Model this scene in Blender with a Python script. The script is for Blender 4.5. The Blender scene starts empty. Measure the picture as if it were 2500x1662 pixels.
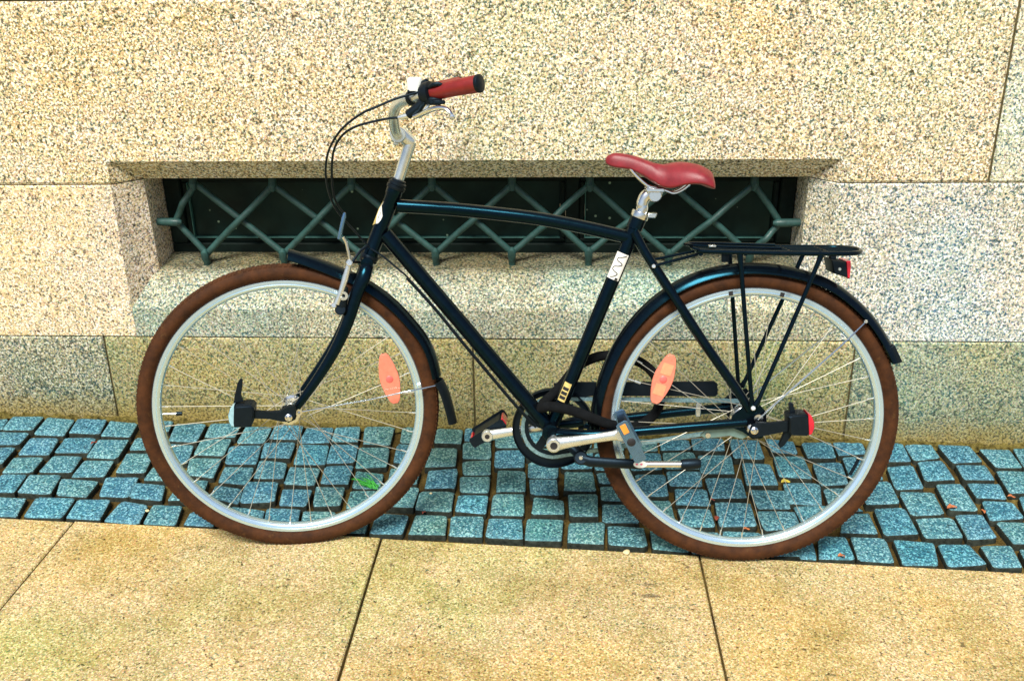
import bpy, bmesh, math, random
from mathutils import Vector, Matrix, noise
from math import sin, cos, tan, pi, radians, sqrt, atan2
rnd = random.Random(11)
V = Vector
scn = bpy.context.scene
# ------------------------------------------------------------------ camera, sky, sun, exposure
CAMP = V((0.0, -2.4502, 1.3704))
FPX, PIT, YAW, ROL = 2242.8, 0.4106, 0.0578, -0.0164
Fw = V((-sin(YAW)*cos(PIT), cos(YAW)*cos(PIT), -sin(PIT)))
_r = V((cos(YAW), sin(YAW), 0)); _u = _r.cross(Fw)
Rt = _r*cos(ROL)+_u*sin(ROL); Up = -_r*sin(ROL)+_u*cos(ROL)
cam = bpy.data.objects.new('camera', bpy.data.cameras.new('camera'))
scn.collection.objects.link(cam); scn.camera = cam
m3 = Matrix((Rt, Up, -Fw)).transposed()
cam.matrix_world = Matrix.Translation(CAMP) @ m3.to_4x4()
cam.data.sensor_width = 36; cam.data.lens = FPX/2500*36; cam.data.clip_end = 500; cam.data.clip_start = 0.05
SUN_EL, SUN_AZ = radians(57), radians(-13)     # azimuth from the outward wall normal, negative = from the left
sd = V((sin(SUN_AZ)*cos(SUN_EL), -cos(SUN_AZ)*cos(SUN_EL), sin(SUN_EL)))
world = bpy.data.worlds.new("World"); scn.world = world; world.use_nodes = True
wn = world.node_tree; wn.nodes.clear()
sky = wn.nodes.new('ShaderNodeTexSky'); sky.sky_type = 'NISHITA'; sky.sun_disc = False
sky.sun_elevation = SUN_EL; sky.sun_rotation = atan2(sd.x, sd.y); sky.air_density = 1.0; sky.dust_density = 2.0; sky.ozone_density = 1.0
bg = wn.nodes.new('ShaderNodeBackground'); bg.inputs[1].default_value = 0.055
wo = wn.nodes.new('ShaderNodeOutputWorld')
wn.links.new(sky.outputs[0], bg.inputs[0]); wn.links.new(bg.outputs[0], wo.inputs[0])
sun = bpy.data.objects.new('sun', bpy.data.lights.new('sun', 'SUN')); scn.collection.objects.link(sun)
sun.data.energy = 3.0; sun.data.angle = radians(22); sun.data.color = (1.0, 0.96, 0.88)
sun.rotation_euler = sd.to_track_quat('Z', 'Y').to_euler()
scn.view_settings.view_transform = 'Standard'; scn.view_settings.look = 'None'
scn.view_settings.exposure = 0.92; scn.view_settings.gamma = 1; scn.view_settings.use_curve_mapping = False

# ------------------------------------------------------------------ helpers
SL_, KB, W0 = -0.0219, 0.0279, 0.5732          # ground slope along the wall, kerb line y = -W0-KB*x
BAT = 0.0408                                   # wall batter
def gz(x): return SL_*x
def ray(px, py): return Fw + Rt*((px-1250)/FPX) - Up*((py-831)/FPX)
def hit(px, py, P, n):
    d = ray(px, py); return CAMP + d*((P-CAMP).dot(n)/d.dot(n))
def GP(px, py, h=0.0): return hit(px, py, V((0, 0, h)), V((-SL_, 0, 1)))
def WP(px, py, d=0.0): return hit(px, py, V((0, d, 0)), V((0, cos(BAT), -sin(BAT))))
WLOC = {}
def setp(o, parent, loc):
    scn.collection.objects.link(o); WLOC[o.name] = V(loc)
    if parent: o.parent = parent; o.location = V(loc)-WLOC[parent.name]
    else: o.location = loc
def tag(o, label=None, cat=None, group=None, kind=None):
    for k, v in (('label', label), ('category', cat), ('group', group), ('kind', kind)):
        if v: o[k] = v
    return o
def empty(name, loc, parent=None):
    o = bpy.data.objects.new(name, None); o.empty_display_size = .1; setp(o, parent, loc); return o
def build(name, vf, mat, parent=None, smooth=40, loc=None, label=None):
    vs, fs = vf
    vs = [V(v) for v in vs]
    if loc is None:
        lo = [min(v[i] for v in vs) for i in range(3)]; hi = [max(v[i] for v in vs) for i in range(3)]
        loc = V([(lo[i]+hi[i])/2 for i in range(3)])
    me = bpy.data.meshes.new(name); me.from_pydata([tuple(v-loc) for v in vs], [], fs)
    bm = bmesh.new(); bm.from_mesh(me); bmesh.ops.recalc_face_normals(bm, faces=bm.faces); bm.to_mesh(me); bm.free()
    if smooth:
        me.polygons.foreach_set('use_smooth', [True]*len(me.polygons)); me.set_sharp_from_angle(angle=radians(smooth))
    me.materials.append(mat)
    o = bpy.data.objects.new(name, me); setp(o, parent, loc)
    if label: o['label'] = label
    return o
def join(*parts):
    vs, fs = [], []
    for a, b in parts:
        n = len(vs); vs += list(a); fs += [[i+n for i in f] for f in b]
    return vs, fs
def cat(pts, n=6):
    """Catmull-Rom through points (tuples of any length)"""
    P = [tuple(p) for p in pts]; P = [P[0]]+P+[P[-1]]; out = []
    for i in range(1, len(P)-2):
        for k in range(n):
            t = k/n
            out.append(tuple(.5*(2*b+(c-a)*t+(2*a-5*b+4*c-d)*t*t+(-a+3*b-3*c+d)*t**3) for a, b, c, d in zip(P[i-1], P[i], P[i+1], P[i+2])))
    out.append(P[-2]); return out
def tube(pts, r, seg=12, cap=True, flat=None):
    pts = [V(p) for p in pts]; n = len(pts)
    rs = r if isinstance(r, (list, tuple)) else [r]*n
    if len(rs) != n: rs = [rs[0]+(rs[-1]-rs[0])*i/(n-1) for i in range(n)]
    vs, fs = [], []
    t = (pts[1]-pts[0]).normalized()
    nv = flat.copy() if flat else (V((0, 0, 1)) if abs(t.z) < .9 else V((1, 0, 0)))
    nv = (nv - t*nv.dot(t)).normalized()
    for i in range(n):
        if i == 0: t = pts[1]-pts[0]
        elif i == n-1: t = pts[-1]-pts[-2]
        else: t = (pts[i+1]-pts[i]).normalized()+(pts[i]-pts[i-1]).normalized()
        t.normalize(); nv = (nv - t*nv.dot(t)).normalized(); b = t.cross(nv)
        ri = rs[i]; ra, rb = ri if isinstance(ri, tuple) else (ri, ri)
        for k in range(seg):
            a = 2*pi*k/seg; vs.append(pts[i]+nv*(cos(a)*ra)+b*(sin(a)*rb))
    for i in range(n-1):
        for k in range(seg):
            fs.append([i*seg+k, i*seg+(k+1) % seg, (i+1)*seg+(k+1) % seg, (i+1)*seg+k])
    if cap: fs.append(list(range(seg))[::-1]); fs.append([(n-1)*seg+k for k in range(seg)])
    return vs, fs
def lathe(c, a, prof, seg=24, closed=False, ang=(0, 2*pi)):
    """prof: (radius, offset along a)"""
    c = V(c); a = V(a).normalized(); x = a.orthogonal().normalized(); y = a.cross(x); full = abs(ang[1]-ang[0]-2*pi) < 1e-6
    n = len(prof); vs, fs = [], []
    m = seg if full else seg+1
    for i in range(m):
        t = ang[0]+(ang[1]-ang[0])*i/seg; d = x*cos(t)+y*sin(t)
        for r, o in prof: vs.append(c+d*r+a*o)
    for i in range(seg):
        j = (i+1) % m
        for k in range(n if closed else n-1):
            l = (k+1) % n; fs.append([i*n+k, j*n+k, j*n+l, i*n+l])
    return vs, fs
def cyl(p0, p1, r, seg=14, bev=0.0):
    p0, p1 = V(p0), V(p1); L = (p1-p0).length
    b = min(bev, r*.5, L*.3)
    return lathe(p0, p1-p0, [(0, 0), (r-b, 0), (r, b), (r, L-b), (r-b, L), (0, L)], seg)
def box(c, ax, ay, az, bev=0.0):
    """c centre, half-axis vectors"""
    c = V(c); h = [V(ax), V(ay), V(az)]
    if not bev:
        vs = [c+h[0]*i+h[1]*j+h[2]*k for i in (-1, 1) for j in (-1, 1) for k in (-1, 1)]
        return vs, [[0, 1, 3, 2], [4, 6, 7, 5], [0, 4, 5, 1], [2, 3, 7, 6], [0, 2, 6, 4], [1, 5, 7, 3]]
    L = [v.length for v in h]; f = [max(0.0, 1-bev/l) for l in L]
    vs = []; idx = {}
    for i in (-1, 1):
        for j in (-1, 1):
            for k in (-1, 1):
                for w in range(3):
                    s = [f[0], f[1], f[2]]; s[w] = 1
                    idx[(i, j, k, w)] = len(vs); vs.append(c+h[0]*i*s[0]+h[1]*j*s[1]+h[2]*k*s[2])
    fs = []
    for w in range(3):
        u, v = [q for q in range(3) if q != w]
        for s in (-1, 1):
            f_ = []
            for a, b in ((-1, -1), (1, -1), (1, 1), (-1, 1)):
                t = [0, 0, 0]; t[w] = s; t[u] = a; t[v] = b; f_.append(idx[(*t, w)])
            fs.append(f_)
        for a in (-1, 1):           # edges parallel to axis w
            for b in (-1, 1):
                f_ = []
                for s, o in ((-1, (u, v)), (1, (v, u))):
                    t = [0, 0, 0]; t[w] = s; t[u] = a; t[v] = b
                    f_ += [idx[(*t, o[0])], idx[(*t, o[1])]]
                fs.append(f_)
    for i in (-1, 1):
        for j in (-1, 1):
            for k in (-1, 1): fs.append([idx[(i, j, k, w)] for w in range(3)])
    return vs, fs
def prism(poly, n, th, bev=0.0):
    """poly: 3-D points of a planar outline, extruded by th along n; top edge bevelled"""
    n = V(n).normalized(); P = [V(p) for p in poly]; m = len(P)
    c = sum(P, V((0, 0, 0)))/m
    rings = [P]
    if bev:
        rings.append([p+n*(th-bev) for p in P]); rings.append([p+(c-p).normalized()*bev+n*th for p in P])
    else: rings.append([p+n*th for p in P])
    vs = [v for r in rings for v in r]; fs = [list(range(m))]
    for r in range(len(rings)-1):
        for k in range(m): fs.append([r*m+k, r*m+(k+1) % m, (r+1)*m+(k+1) % m, (r+1)*m+k])
    fs.append([(len(rings)-1)*m+k for k in range(m)]); return vs, fs

# ------------------------------------------------------------------ materials
def mat(name):
    m = bpy.data.materials.new(name); m.use_nodes = True; t = m.node_tree
    return m, t, t.nodes['Principled BSDF']
def N(t, k, **kw):
    n = t.nodes.new('ShaderNode'+k)
    for a, b in kw.items(): setattr(n, a, b)
    return n
def L(t, a, b): t.links.new(a, b)
def ramp(t, fac, stops, interp='LINEAR'):
    r = N(t, 'ValToRGB'); r.color_ramp.interpolation = interp; e = r.color_ramp.elements
    while len(e) < len(stops): e.new(.5)
    for i, (p, c) in enumerate(stops):
        e[i].position = p; e[i].color = (*c, 1) if len(c) == 3 else c
    L(t, fac, r.inputs[0]); return r.outputs[0]
def mix(t, fac, a, b, mode='MIX'):
    m = N(t, 'Mix', data_type='RGBA', blend_type=mode)
    for s, v in ((0, fac), (6, a), (7, b)):
        if isinstance(v, (int, float)): m.inputs[s].default_value = v
        elif isinstance(v, tuple): m.inputs[s].default_value = (*v, 1)
        else: L(t, v, m.inputs[s])
    return m.outputs[2]
def noi(t, co, sc, det=3, ro=.6, dist=0.0):
    n = N(t, 'TexNoise'); n.inputs['Scale'].default_value = sc; n.inputs['Detail'].default_value = det
    n.inputs['Roughness'].default_value = ro; n.inputs['Distortion'].default_value = dist; L(t, co, n.inputs['Vector']); return n
def math_(t, op, a, b=None, c=None, clamp=False):
    m = N(t, 'Math', operation=op, use_clamp=clamp)
    for i, v in enumerate((a, b, c)):
        if v is None: continue
        if isinstance(v, (int, float)): m.inputs[i].default_value = v
        else: L(t, v, m.inputs[i])
    return m.outputs[0]
def bump(t, h, s, d=.002):
    b = N(t, 'Bump'); b.inputs['Strength'].default_value = s; b.inputs['Distance'].default_value = d; L(t, h, b.inputs['Height']); return b.outputs[0]
STAINS_SHADOW = [((.225, -.705), .16, .035, .75), ((.21, -.745), .12, .03, .65), ((-.745, -.585), .13, .05, .6), ((.10, -.98), .07, .05, .35), ((-1.33, -.80), .05, .04, .4), ((-.35, -.80), .03, .02, .4)]  # slab stains, plus the front tyre's soft shadow painted as a smudge
def granite(name, c_base, c_warm, c_pale, c_dark, g=1.0, dark=.5, patch=(.5, .5, .5), seed=0.0, zdirt=False, rough=.8, dim=1.0, grain=.85, edge=None, stains_shadow=False, shelf=False):
    """speckled stone: crystals of several colours, dark mica flecks, broad tints"""
    m, t, b = mat(name)
    geo = N(t, 'NewGeometry'); mp = N(t, 'Mapping'); mp.inputs['Location'].default_value = (seed, seed*.7, seed*1.3); L(t, geo.outputs['Position'], mp.inputs['Vector'])
    co = mp.outputs[0]
    vo = N(t, 'TexVoronoi'); vo.inputs['Scale'].default_value = 260*g; L(t, co, vo.inputs['Vector'])
    sx = N(t, 'SeparateColor'); L(t, vo.outputs['Color'], sx.inputs[0])
    cry = ramp(t, sx.outputs[0], [(0, c_base), (.38, c_base), (.45, c_warm), (.68, c_warm), (.75, c_pale), (1, c_pale)])
    fn = noi(t, co, 150*g, 3, .68)
    dk = ramp(t, fn.outputs[0], [(dark-.12, (1, 1, 1)), (dark-.03, (.62, .62, .62)), (dark+.035, (0, 0, 0))])
    tn = noi(t, co, 55*g, 2, .6)
    teal = (c_dark[0]*.45, c_dark[1]*1.05+.012, c_dark[2]*1.3+.03)
    dcol = mix(t, ramp(t, tn.outputs[0], [(.46, (0, 0, 0)), (.56, (1, 1, 1))]), c_dark, teal)
    col = mix(t, dk, cry, dcol)
    f2 = noi(t, co, 75*g, 2, .6); dk2 = ramp(t, f2.outputs[0], [(.28, (1, 1, 1)), (.35, (0, 0, 0))])
    col = mix(t, dk2, col, tuple(x*.8 for x in c_dark))
    gr = noi(t, co, 460, 3, .85)
    hs = N(t, 'HueSaturation'); hs.inputs['Saturation'].default_value = 1.6; L(t, gr.outputs[1], hs.inputs['Color'])
    gc = mix(t, 1.0, (0.5, 0.5, 0.5), hs.outputs[0])
    col = mix(t, grain, col, gc, 'OVERLAY')
    p1 = noi(t, co, 2.1, 3, .55)
    tint = ramp(t, p1.outputs[0], [(.34, tuple(.5+(v-.5)*2.6 for v in patch)), (.5, (.5, .5, .5)), (.68, (.60, .50, .34))])
    col = mix(t, .8, col, tint, 'SOFT_LIGHT')
    p2 = noi(t, co, 9.0, 3, .6)
    col = mix(t, .55, col, ramp(t, p2.outputs[0], [(.3, (.30, .37, .36)), (.7, (.70, .65, .6))]), 'SOFT_LIGHT')
    if zdirt:
        s = N(t, 'SeparateXYZ'); L(t, geo.outputs['Position'], s.inputs[0])
        hgt = math_(t, 'MULTIPLY_ADD', s.outputs[0], -SL_, s.outputs[2])
        wob = noi(t, co, 14, 4, .7)
        hh = math_(t, 'ADD', hgt, math_(t, 'MULTIPLY', math_(t, 'SUBTRACT', wob.outputs[0], .5), .10))
        dirt = ramp(t, hh, [(.015, (1, 1, 1)), (.085, (0, 0, 0))])
        col = mix(t, math_(t, 'MULTIPLY', dirt, .7), col, mix(t, dk, (.50, .36, .10), (.15, .10, .03)))
        gd = ramp(t, hh, [(.02, (1, 1, 1)), (.30, (0, 0, 0))])
        col = mix(t, math_(t, 'MULTIPLY', gd, .5), col, (.33, .31, .14), 'MULTIPLY')
    if shelf:  # lintel shade painted in along with shelf dirt, darker towards the window
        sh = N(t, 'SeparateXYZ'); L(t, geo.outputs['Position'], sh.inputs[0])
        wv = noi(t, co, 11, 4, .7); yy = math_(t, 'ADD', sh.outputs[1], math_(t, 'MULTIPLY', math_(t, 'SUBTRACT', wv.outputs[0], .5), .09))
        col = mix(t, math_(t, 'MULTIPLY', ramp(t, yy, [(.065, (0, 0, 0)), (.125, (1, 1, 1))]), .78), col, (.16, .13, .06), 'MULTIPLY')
    if stains_shadow:
        wob = noi(t, co, 22, 5, .75)
        for (sx_, sy_), rx, ry, am in STAINS_SHADOW:
            vs_ = N(t, 'VectorMath', operation='SUBTRACT'); L(t, geo.outputs['Position'], vs_.inputs[0]); vs_.inputs[1].default_value = (sx_, sy_, 0)
            v2 = N(t, 'VectorMath', operation='MULTIPLY'); L(t, vs_.outputs[0], v2.inputs[0]); v2.inputs[1].default_value = (1/rx, 1/ry, 0)
            ln = N(t, 'VectorMath', operation='LENGTH'); L(t, v2.outputs[0], ln.inputs[0])
            dd = math_(t, 'ADD', ln.outputs['Value'], math_(t, 'MULTIPLY', wob.outputs[0], 1.6))
            col = mix(t, math_(t, 'MULTIPLY', ramp(t, dd, [(.78, (1, 1, 1)), (1.0, (0, 0, 0))]), am), col, (.055, .04, .018))
        bl = noi(t, co, 5.5, 4, .65); col = mix(t, ramp(t, bl.outputs[0], [(.46, (0, 0, 0)), (.66, (.6, .6, .6))]), col, (.62, .60, .36), 'MULTIPLY')
        sp_ = noi(t, co, 38, 2, .5); col = mix(t, ramp(t, sp_.outputs[0], [(.245, (.7, .7, .7)), (.275, (0, 0, 0))]), col, (.05, .035, .02))
    if edge:
        pt = ramp(t, geo.outputs['Pointiness'], [(.50, (0, 0, 0)), (.58, (1, 1, 1))]); col = mix(t, math_(t, 'MULTIPLY', pt, .4), col, edge)
    if dim != 1.0: col = mix(t, 1.0, col, (dim, dim, dim), 'MULTIPLY')
    L(t, col, b.inputs['Base Color']); b.inputs['Roughness'].default_value = rough; b.inputs['Specular IOR Level'].default_value = .25
    hh = math_(t, 'ADD', fn.outputs[0], math_(t, 'MULTIPLY', noi(t, co, 26*g, 3, .6).outputs[0], 1.2))
    L(t, bump(t, hh, .5, .0035), b.inputs['Normal'])
    return m
def plain(name, c, rough=.4, metal=0.0, coat=0.0, var=.15, sc=60, bmp=0.0, spec=.5, bsc=300, worn=None, tint=None):
    m, t, b = mat(name)
    geo = N(t, 'NewGeometry'); n = noi(t, geo.outputs['Position'], sc, 4, .65)
    f = ramp(t, n.outputs[0], [(.3, tuple(x*(1-var) for x in c)), (.7, tuple(min(1, x*(1+var)) for x in c))])
    if worn:
        w = noi(t, geo.outputs['Position'], 45, 5, .75); f = mix(t, ramp(t, w.outputs[0], [(.60, (0, 0, 0)), (.68, (1, 1, 1))]), f, worn)
    L(t, f, b.inputs['Base Color'])
    n2 = noi(t, geo.outputs['Position'], bsc, 3, .6)
    rr = math_(t, 'MULTIPLY_ADD', n2.outputs[0], .2, rough-.1, clamp=True); L(t, rr, b.inputs['Roughness'])
    b.inputs['Metallic'].default_value = metal; b.inputs['Coat Weight'].default_value = coat; b.inputs['Coat Roughness'].default_value = .12
    b.inputs['Specular IOR Level'].default_value = spec
    if tint: b.inputs['Specular Tint'].default_value = (*tint, 1)
    if bmp: L(t, bump(t, n2.outputs[0], bmp, .001), b.inputs['Normal'])
    return m
M = {}
CREAM = dict(c_base=(.64, .50, .30), c_warm=(.86, .73, .48), c_pale=(.97, .93, .80), c_dark=(.08, .065, .035))
M['lintel'] = granite('granite_cream', **CREAM, dark=.485, patch=(.49, .53, .50), seed=1.0)
M['lintel_r'] = granite('granite_cream_grey', (.56, .52, .36), (.76, .70, .50), (.90, .90, .78), (.06, .08, .07), dark=.475, patch=(.46, .53, .55), seed=7.0)
M['block_l'] = granite('granite_pink_cream', (.66, .52, .32), (.84, .70, .48), (.94, .86, .74), (.09, .07, .05), dark=.46, patch=(.52, .5, .53), seed=3.0)
M['block_r'] = granite('granite_blue_grey', (.54, .51, .40), (.76, .68, .53), (.92, .92, .87), (.04, .085, .10), dark=.485, patch=(.42, .51, .57), seed=12.0)
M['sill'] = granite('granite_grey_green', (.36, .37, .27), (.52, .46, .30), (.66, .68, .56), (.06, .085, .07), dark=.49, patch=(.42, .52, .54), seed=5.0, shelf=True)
M['base_l'] = granite('granite_base_grey', (.36, .35, .24), (.58, .50, .28), (.78, .76, .62), (.05, .06, .045), dark=.50, patch=(.42, .5, .54), seed=9.0, zdirt=True)
M['base_m'] = granite('granite_base_olive', (.36, .33, .16), (.50, .42, .20), (.60, .57, .37), (.08, .085, .045), dark=.48, patch=(.45, .52, .46), seed=15.0, zdirt=True)
M['base_r'] = granite('granite_base_green', (.30, .34, .24), (.44, .44, .27), (.58, .62, .48), (.05, .085, .07), dark=.49, patch=(.42, .53, .54), seed=19.0, zdirt=True)
M['slab'] = granite('slab_concrete', (.42, .31, .14), (.52, .39, .19), (.68, .57, .35), (.12, .085, .035), g=1.15, dark=.425, patch=(.46, .52, .45), seed=23.0, rough=.88, stains_shadow=True)
COBS = []
for i, (a, w_, p) in enumerate((((.028, .125, .185), (.055, .20, .27), (.22, .46, .52)), ((.020, .10, .165), (.042, .165, .245), (.18, .42, .52)),
                               ((.035, .13, .15), (.065, .19, .215), (.22, .42, .42)), ((.026, .12, .20), (.05, .18, .275), (.20, .44, .54)))):
    COBS.append(granite('cobble_granite', a, w_, p, (.006, .032, .052), g=1.0, dark=.455, patch=(.45, .52, .50), seed=31.0+i*5, rough=.75, grain=.5, edge=(.20, .38, .40)))
def soil():
    m, t, b = mat('joint_soil'); geo = N(t, 'NewGeometry'); co = geo.outputs['Position']
    a = noi(t, co, 4.5, 4, .7); c = ramp(t, a.outputs[0], [(.42, (.030, .020, .008)), (.56, (.10, .070, .022)), (.70, (.22, .17, .055))])
    g = noi(t, co, 260, 3, .8); c = mix(t, .8, c, ramp(t, g.outputs[0], [(.3, (.15, .16, .12)), (.7, (.85, .8, .7))]), 'OVERLAY')
    L(t, c, b.inputs['Base Color']); b.inputs['Roughness'].default_value = .95; b.inputs['Specular IOR Level'].default_value = .1
    L(t, bump(t, g.outputs[0], 1.0, .003), b.inputs['Normal']); return m
M['joint'] = soil()
M['bluesteel'] = plain('blue_steel', (.16, .30, .48), .25, metal=.9, var=.1)
M['mortar'] = plain('mortar', (.085, .07, .032), .95, var=.5, sc=60, bmp=.6, spec=.1)
M['moss'] = plain('moss', (.10, .08, .022), .98, var=.85, sc=90, bmp=1.0, spec=.05, bsc=260)
M['cob_side'] = plain('cobble_side_grime', (.030, .036, .028), .95, var=.6, sc=80, spec=.1)
M['street'] = plain('street_stone', (.30, .25, .15), .9, var=.3, sc=20, bmp=.4, spec=.2)
M['iron'] = plain('grille_paint', (.016, .060, .054), .55, var=.35, sc=40, bmp=.4, coat=.1)
M['joinery'] = plain('window_paint', (.004, .011, .009), .6, var=.4, sc=30, bmp=.3, spec=.15)
M['bead'] = plain('glazing_bead', (.045, .15, .13), .5, var=.3)
M['dark'] = plain('dark_interior', (.006, .009, .008), .9)
M['paint'] = plain('black_enamel', (.0022, .0032, .005), .19, coat=0, var=.3, spec=.40, tint=(.09, .48, .72))
M['plastic'] = plain('black_plastic', (.004, .005, .006), .45, var=.3, bmp=.2, spec=.35, tint=(.4, .7, 1.0))
M['matte'] = plain('black_fabric', (.006, .007, .008), .95, var=.3, bmp=1.0, spec=.1, bsc=900)
M['chrome'] = plain('polished_alloy', (.82, .85, .84), .20, metal=1.0, var=.05)
M['alloy'] = plain('brushed_alloy', (.74, .79, .77), .26, metal=.85, var=.08)
M['rim'] = plain('rim_alloy', (.64, .84, .97), .24, metal=.8, var=.02, sc=8, bsc=6)
M['spoke'] = plain('spoke_steel', (.46, .45, .38), .4, metal=.5, var=.1)
M['tyre'] = plain('brown_rubber', (.050, .0165, .0038), .8, var=.45, sc=35, bmp=.4, spec=.25, worn=(.075, .032, .008))
M['leather'] = plain('red_leather', (.20, .012, .020), .40, var=.22, sc=50, bmp=.35, bsc=1200)
M['grip'] = plain('red_grip', (.20, .012, .010), .36, var=.2, sc=50, bmp=.3, bsc=1400)
M['coral'] = plain('coral_reflector', (.80, .22, .14), .35, var=.12, sc=80, coat=.4)
M['coral2'] = plain('coral_lens', (.82, .33, .17), .3, var=.1, sc=80, coat=.4)
M['redlens'] = plain('red_lens', (.55, .01, .03), .2, var=.2, coat=.6)
M['clear'] = plain('pale_lens', (.30, .52, .60), .15, var=.2, coat=.6)
M['orange'] = plain('orange_reflector', (.85, .30, .04), .3, coat=.4)
M['white'] = plain('white_sticker', (.80, .80, .74), .5, var=.08)
M['pinkprint'] = plain('pink_print', (.70, .12, .20), .5)
M['gold'] = plain('gold_sticker', (.62, .48, .16), .5, var=.3)
M['black'] = plain('black_print', (.01, .01, .012), .6)
M['bell'] = plain('white_bell', (.82, .85, .80), .3, var=.05, coat=.4)
M['leaf_o'] = plain('dead_leaf', (.38, .12, .04), .8, var=.4, sc=120)
M['leaf_y'] = plain('yellow_leaf', (.45, .36, .04), .8, var=.4, sc=120)
M['leaf_r'] = plain('red_leaf', (.24, .045, .025), .8, var=.4, sc=120)
M['pebble'] = plain('pale_pebble', (.72, .60, .33), .8, var=.2)
M['weed'] = plain('weed_green', (.05, .42, .05), .6, var=.4, sc=120)
def glass_mat():
    m, t, b = mat('dusty_window_glass'); geo = N(t, 'NewGeometry'); co = geo.outputs['Position']
    vo = N(t, 'TexVoronoi', distance='EUCLIDEAN'); vo.inputs['Scale'].default_value = 26; L(t, co, vo.inputs['Vector'])
    sp = ramp(t, vo.outputs['Distance'], [(.07, (1, 1, 1)), (.12, (0, 0, 0))])
    sx = N(t, 'SeparateColor'); L(t, vo.outputs['Color'], sx.inputs[0])
    pick = math_(t, 'GREATER_THAN', sx.outputs[0], .55)
    n = noi(t, co, 6, 4, .6)
    basec = ramp(t, n.outputs[0], [(.35, (.004, .012, .011)), (.7, (.012, .034, .028))])
    L(t, mix(t, math_(t, 'MULTIPLY', sp, pick), basec, (.30, .42, .30)), b.inputs['Base Color'])
    b.inputs['Roughness'].default_value = .45; b.inputs['Specular IOR Level'].default_value = .12; return m
M['glass'] = glass_mat()

# ------------------------------------------------------------------ the wall, stone by stone
def wy(z, d=0.0): return z*tan(BAT)+d
YB = 0.30
def stone(name, poly, mat_, parent, back=YB, proud=0.0, bev=.006, label=None):
    """block with front outline poly [(x,z)] counter-clockwise seen from the street"""
    n = len(poly); ins = []
    for i in range(n):
        p0, p1, p2 = V(poly[i-1]), V(poly[i]), V(poly[(i+1) % n])
        a = (p1-p0).normalized(); b = (p2-p1).normalized()
        na, nb = V((-a.y, a.x)), V((-b.y, b.x)); k = na+nb; k = k/(k.dot(na))
        ins.append((p1+k*bev, p1+k*.0012))
    r0 = [V((q.x, wy(q.y)-proud, q.y)) for q, _ in ins]
    r1 = [V((q.x, wy(q.y)-proud+bev*.55, q.y)) for _, q in ins]
    r2 = [V((q.x, back, q.y)) for _, q in ins]
    vs = r0+r1+r2; fs = [list(range(n))]
    for r in range(2):
        for k in range(n): fs.append([r*n+k, r*n+(k+1) % n, (r+1)*n+(k+1) % n, (r+1)*n+k])
    fs.append([2*n+k for k in range(n)])
    return build(name, (vs, fs), mat_, parent, smooth=0, label=label)
Z0, Z1, Z2, Z3 = -.12, .3005, .757, 1.243
ZC = .822; YC = .101                          # chamfer: front top edge height, back depth
XL, XR, XLB, XRB = -1.267, .747, -1.202, .684
wall = empty('stone_wall', (0, 0, 0))
tag(wall, 'speckled cream and grey granite wall behind the bicycle with low cellar window opening', 'wall')
# lintel block with the undercut above the window
def lintel():
    e = .0015; b = .006
    x0, x1 = -3.4, 1.138-e
    f = lambda x, z, y=None: V((x, wy(z) if y is None else y, z))
    zt = Z3-e; zb = Z2+e; yc = YC
    vs = [f(x0, zb+b), f(XL, zb+b), f(XL, ZC), f(XR, ZC), f(XR, zb+b), f(x1-b, zb+b), f(x1-b, zt-b), f(x0, zt-b),   # 0-7 front
          f(XLB, zb, yc), f(XRB, zb, yc),                                                                  # 8,9 back of chamfer
          f(x0, zb, wy(zb)+b*.5), f(XL, zb, wy(zb)+b*.5), f(XR, zb, wy(zb)+b*.5), f(x1, zb, wy(zb)+b*.5),  # 10-13
          f(x0, zt, wy(zt)+b*.5), f(x1, zt, wy(zt)+b*.5),                                                  # 14,15
          f(x0, zb, YB), f(XLB, zb, YB), f(XRB, zb, YB), f(x1, zb, YB), f(x0, zt, YB), f(x1, zt, YB)]       # 16-21
    fs = [[0, 1, 2, 7], [2, 3, 6, 7], [3, 4, 5, 6], [2, 8, 9, 3], [1, 11, 8, 2], [3, 9, 12, 4],
          [0, 10, 11, 1], [4, 12, 13, 5], [5, 13, 15, 6], [6, 15, 14, 7],
          [10, 16, 17, 8, 11], [8, 17, 18, 9], [9, 18, 19, 13, 12], [13, 19, 21, 15], [14, 15, 21, 20], [10, 14, 20, 16], [16, 20, 21, 19, 18, 17], [0, 7, 14, 10]]
    return vs, fs
build('stone_block', lintel(), M['lintel'], wall, smooth=0, label='long cream lintel stone with dark undercut edge over the window')
stone('stone_block', [(1.142, Z2), (2.9, Z2), (2.9, Z3), (1.142, Z3)], M['lintel_r'], wall)
for a, b_, m_ in ((-3.4, -.62, 'lintel_r'), (-.616, .9, 'block_l'), (.904, 2.9, 'lintel')):
    stone('stone_block', [(a, Z3+.003), (b_, Z3+.003), (b_, 1.75), (a, 1.75)], M[m_], wall)
stone('stone_block', [(-3.4, 1.753), (-.2, 1.753), (-.2, 2.3), (-3.4, 2.3)], M['lintel'], wall)
stone('stone_block', [(-.197, 1.753), (2.9, 1.753), (2.9, 2.3), (-.197, 2.3)], M['lintel_r'], wall)
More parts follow.
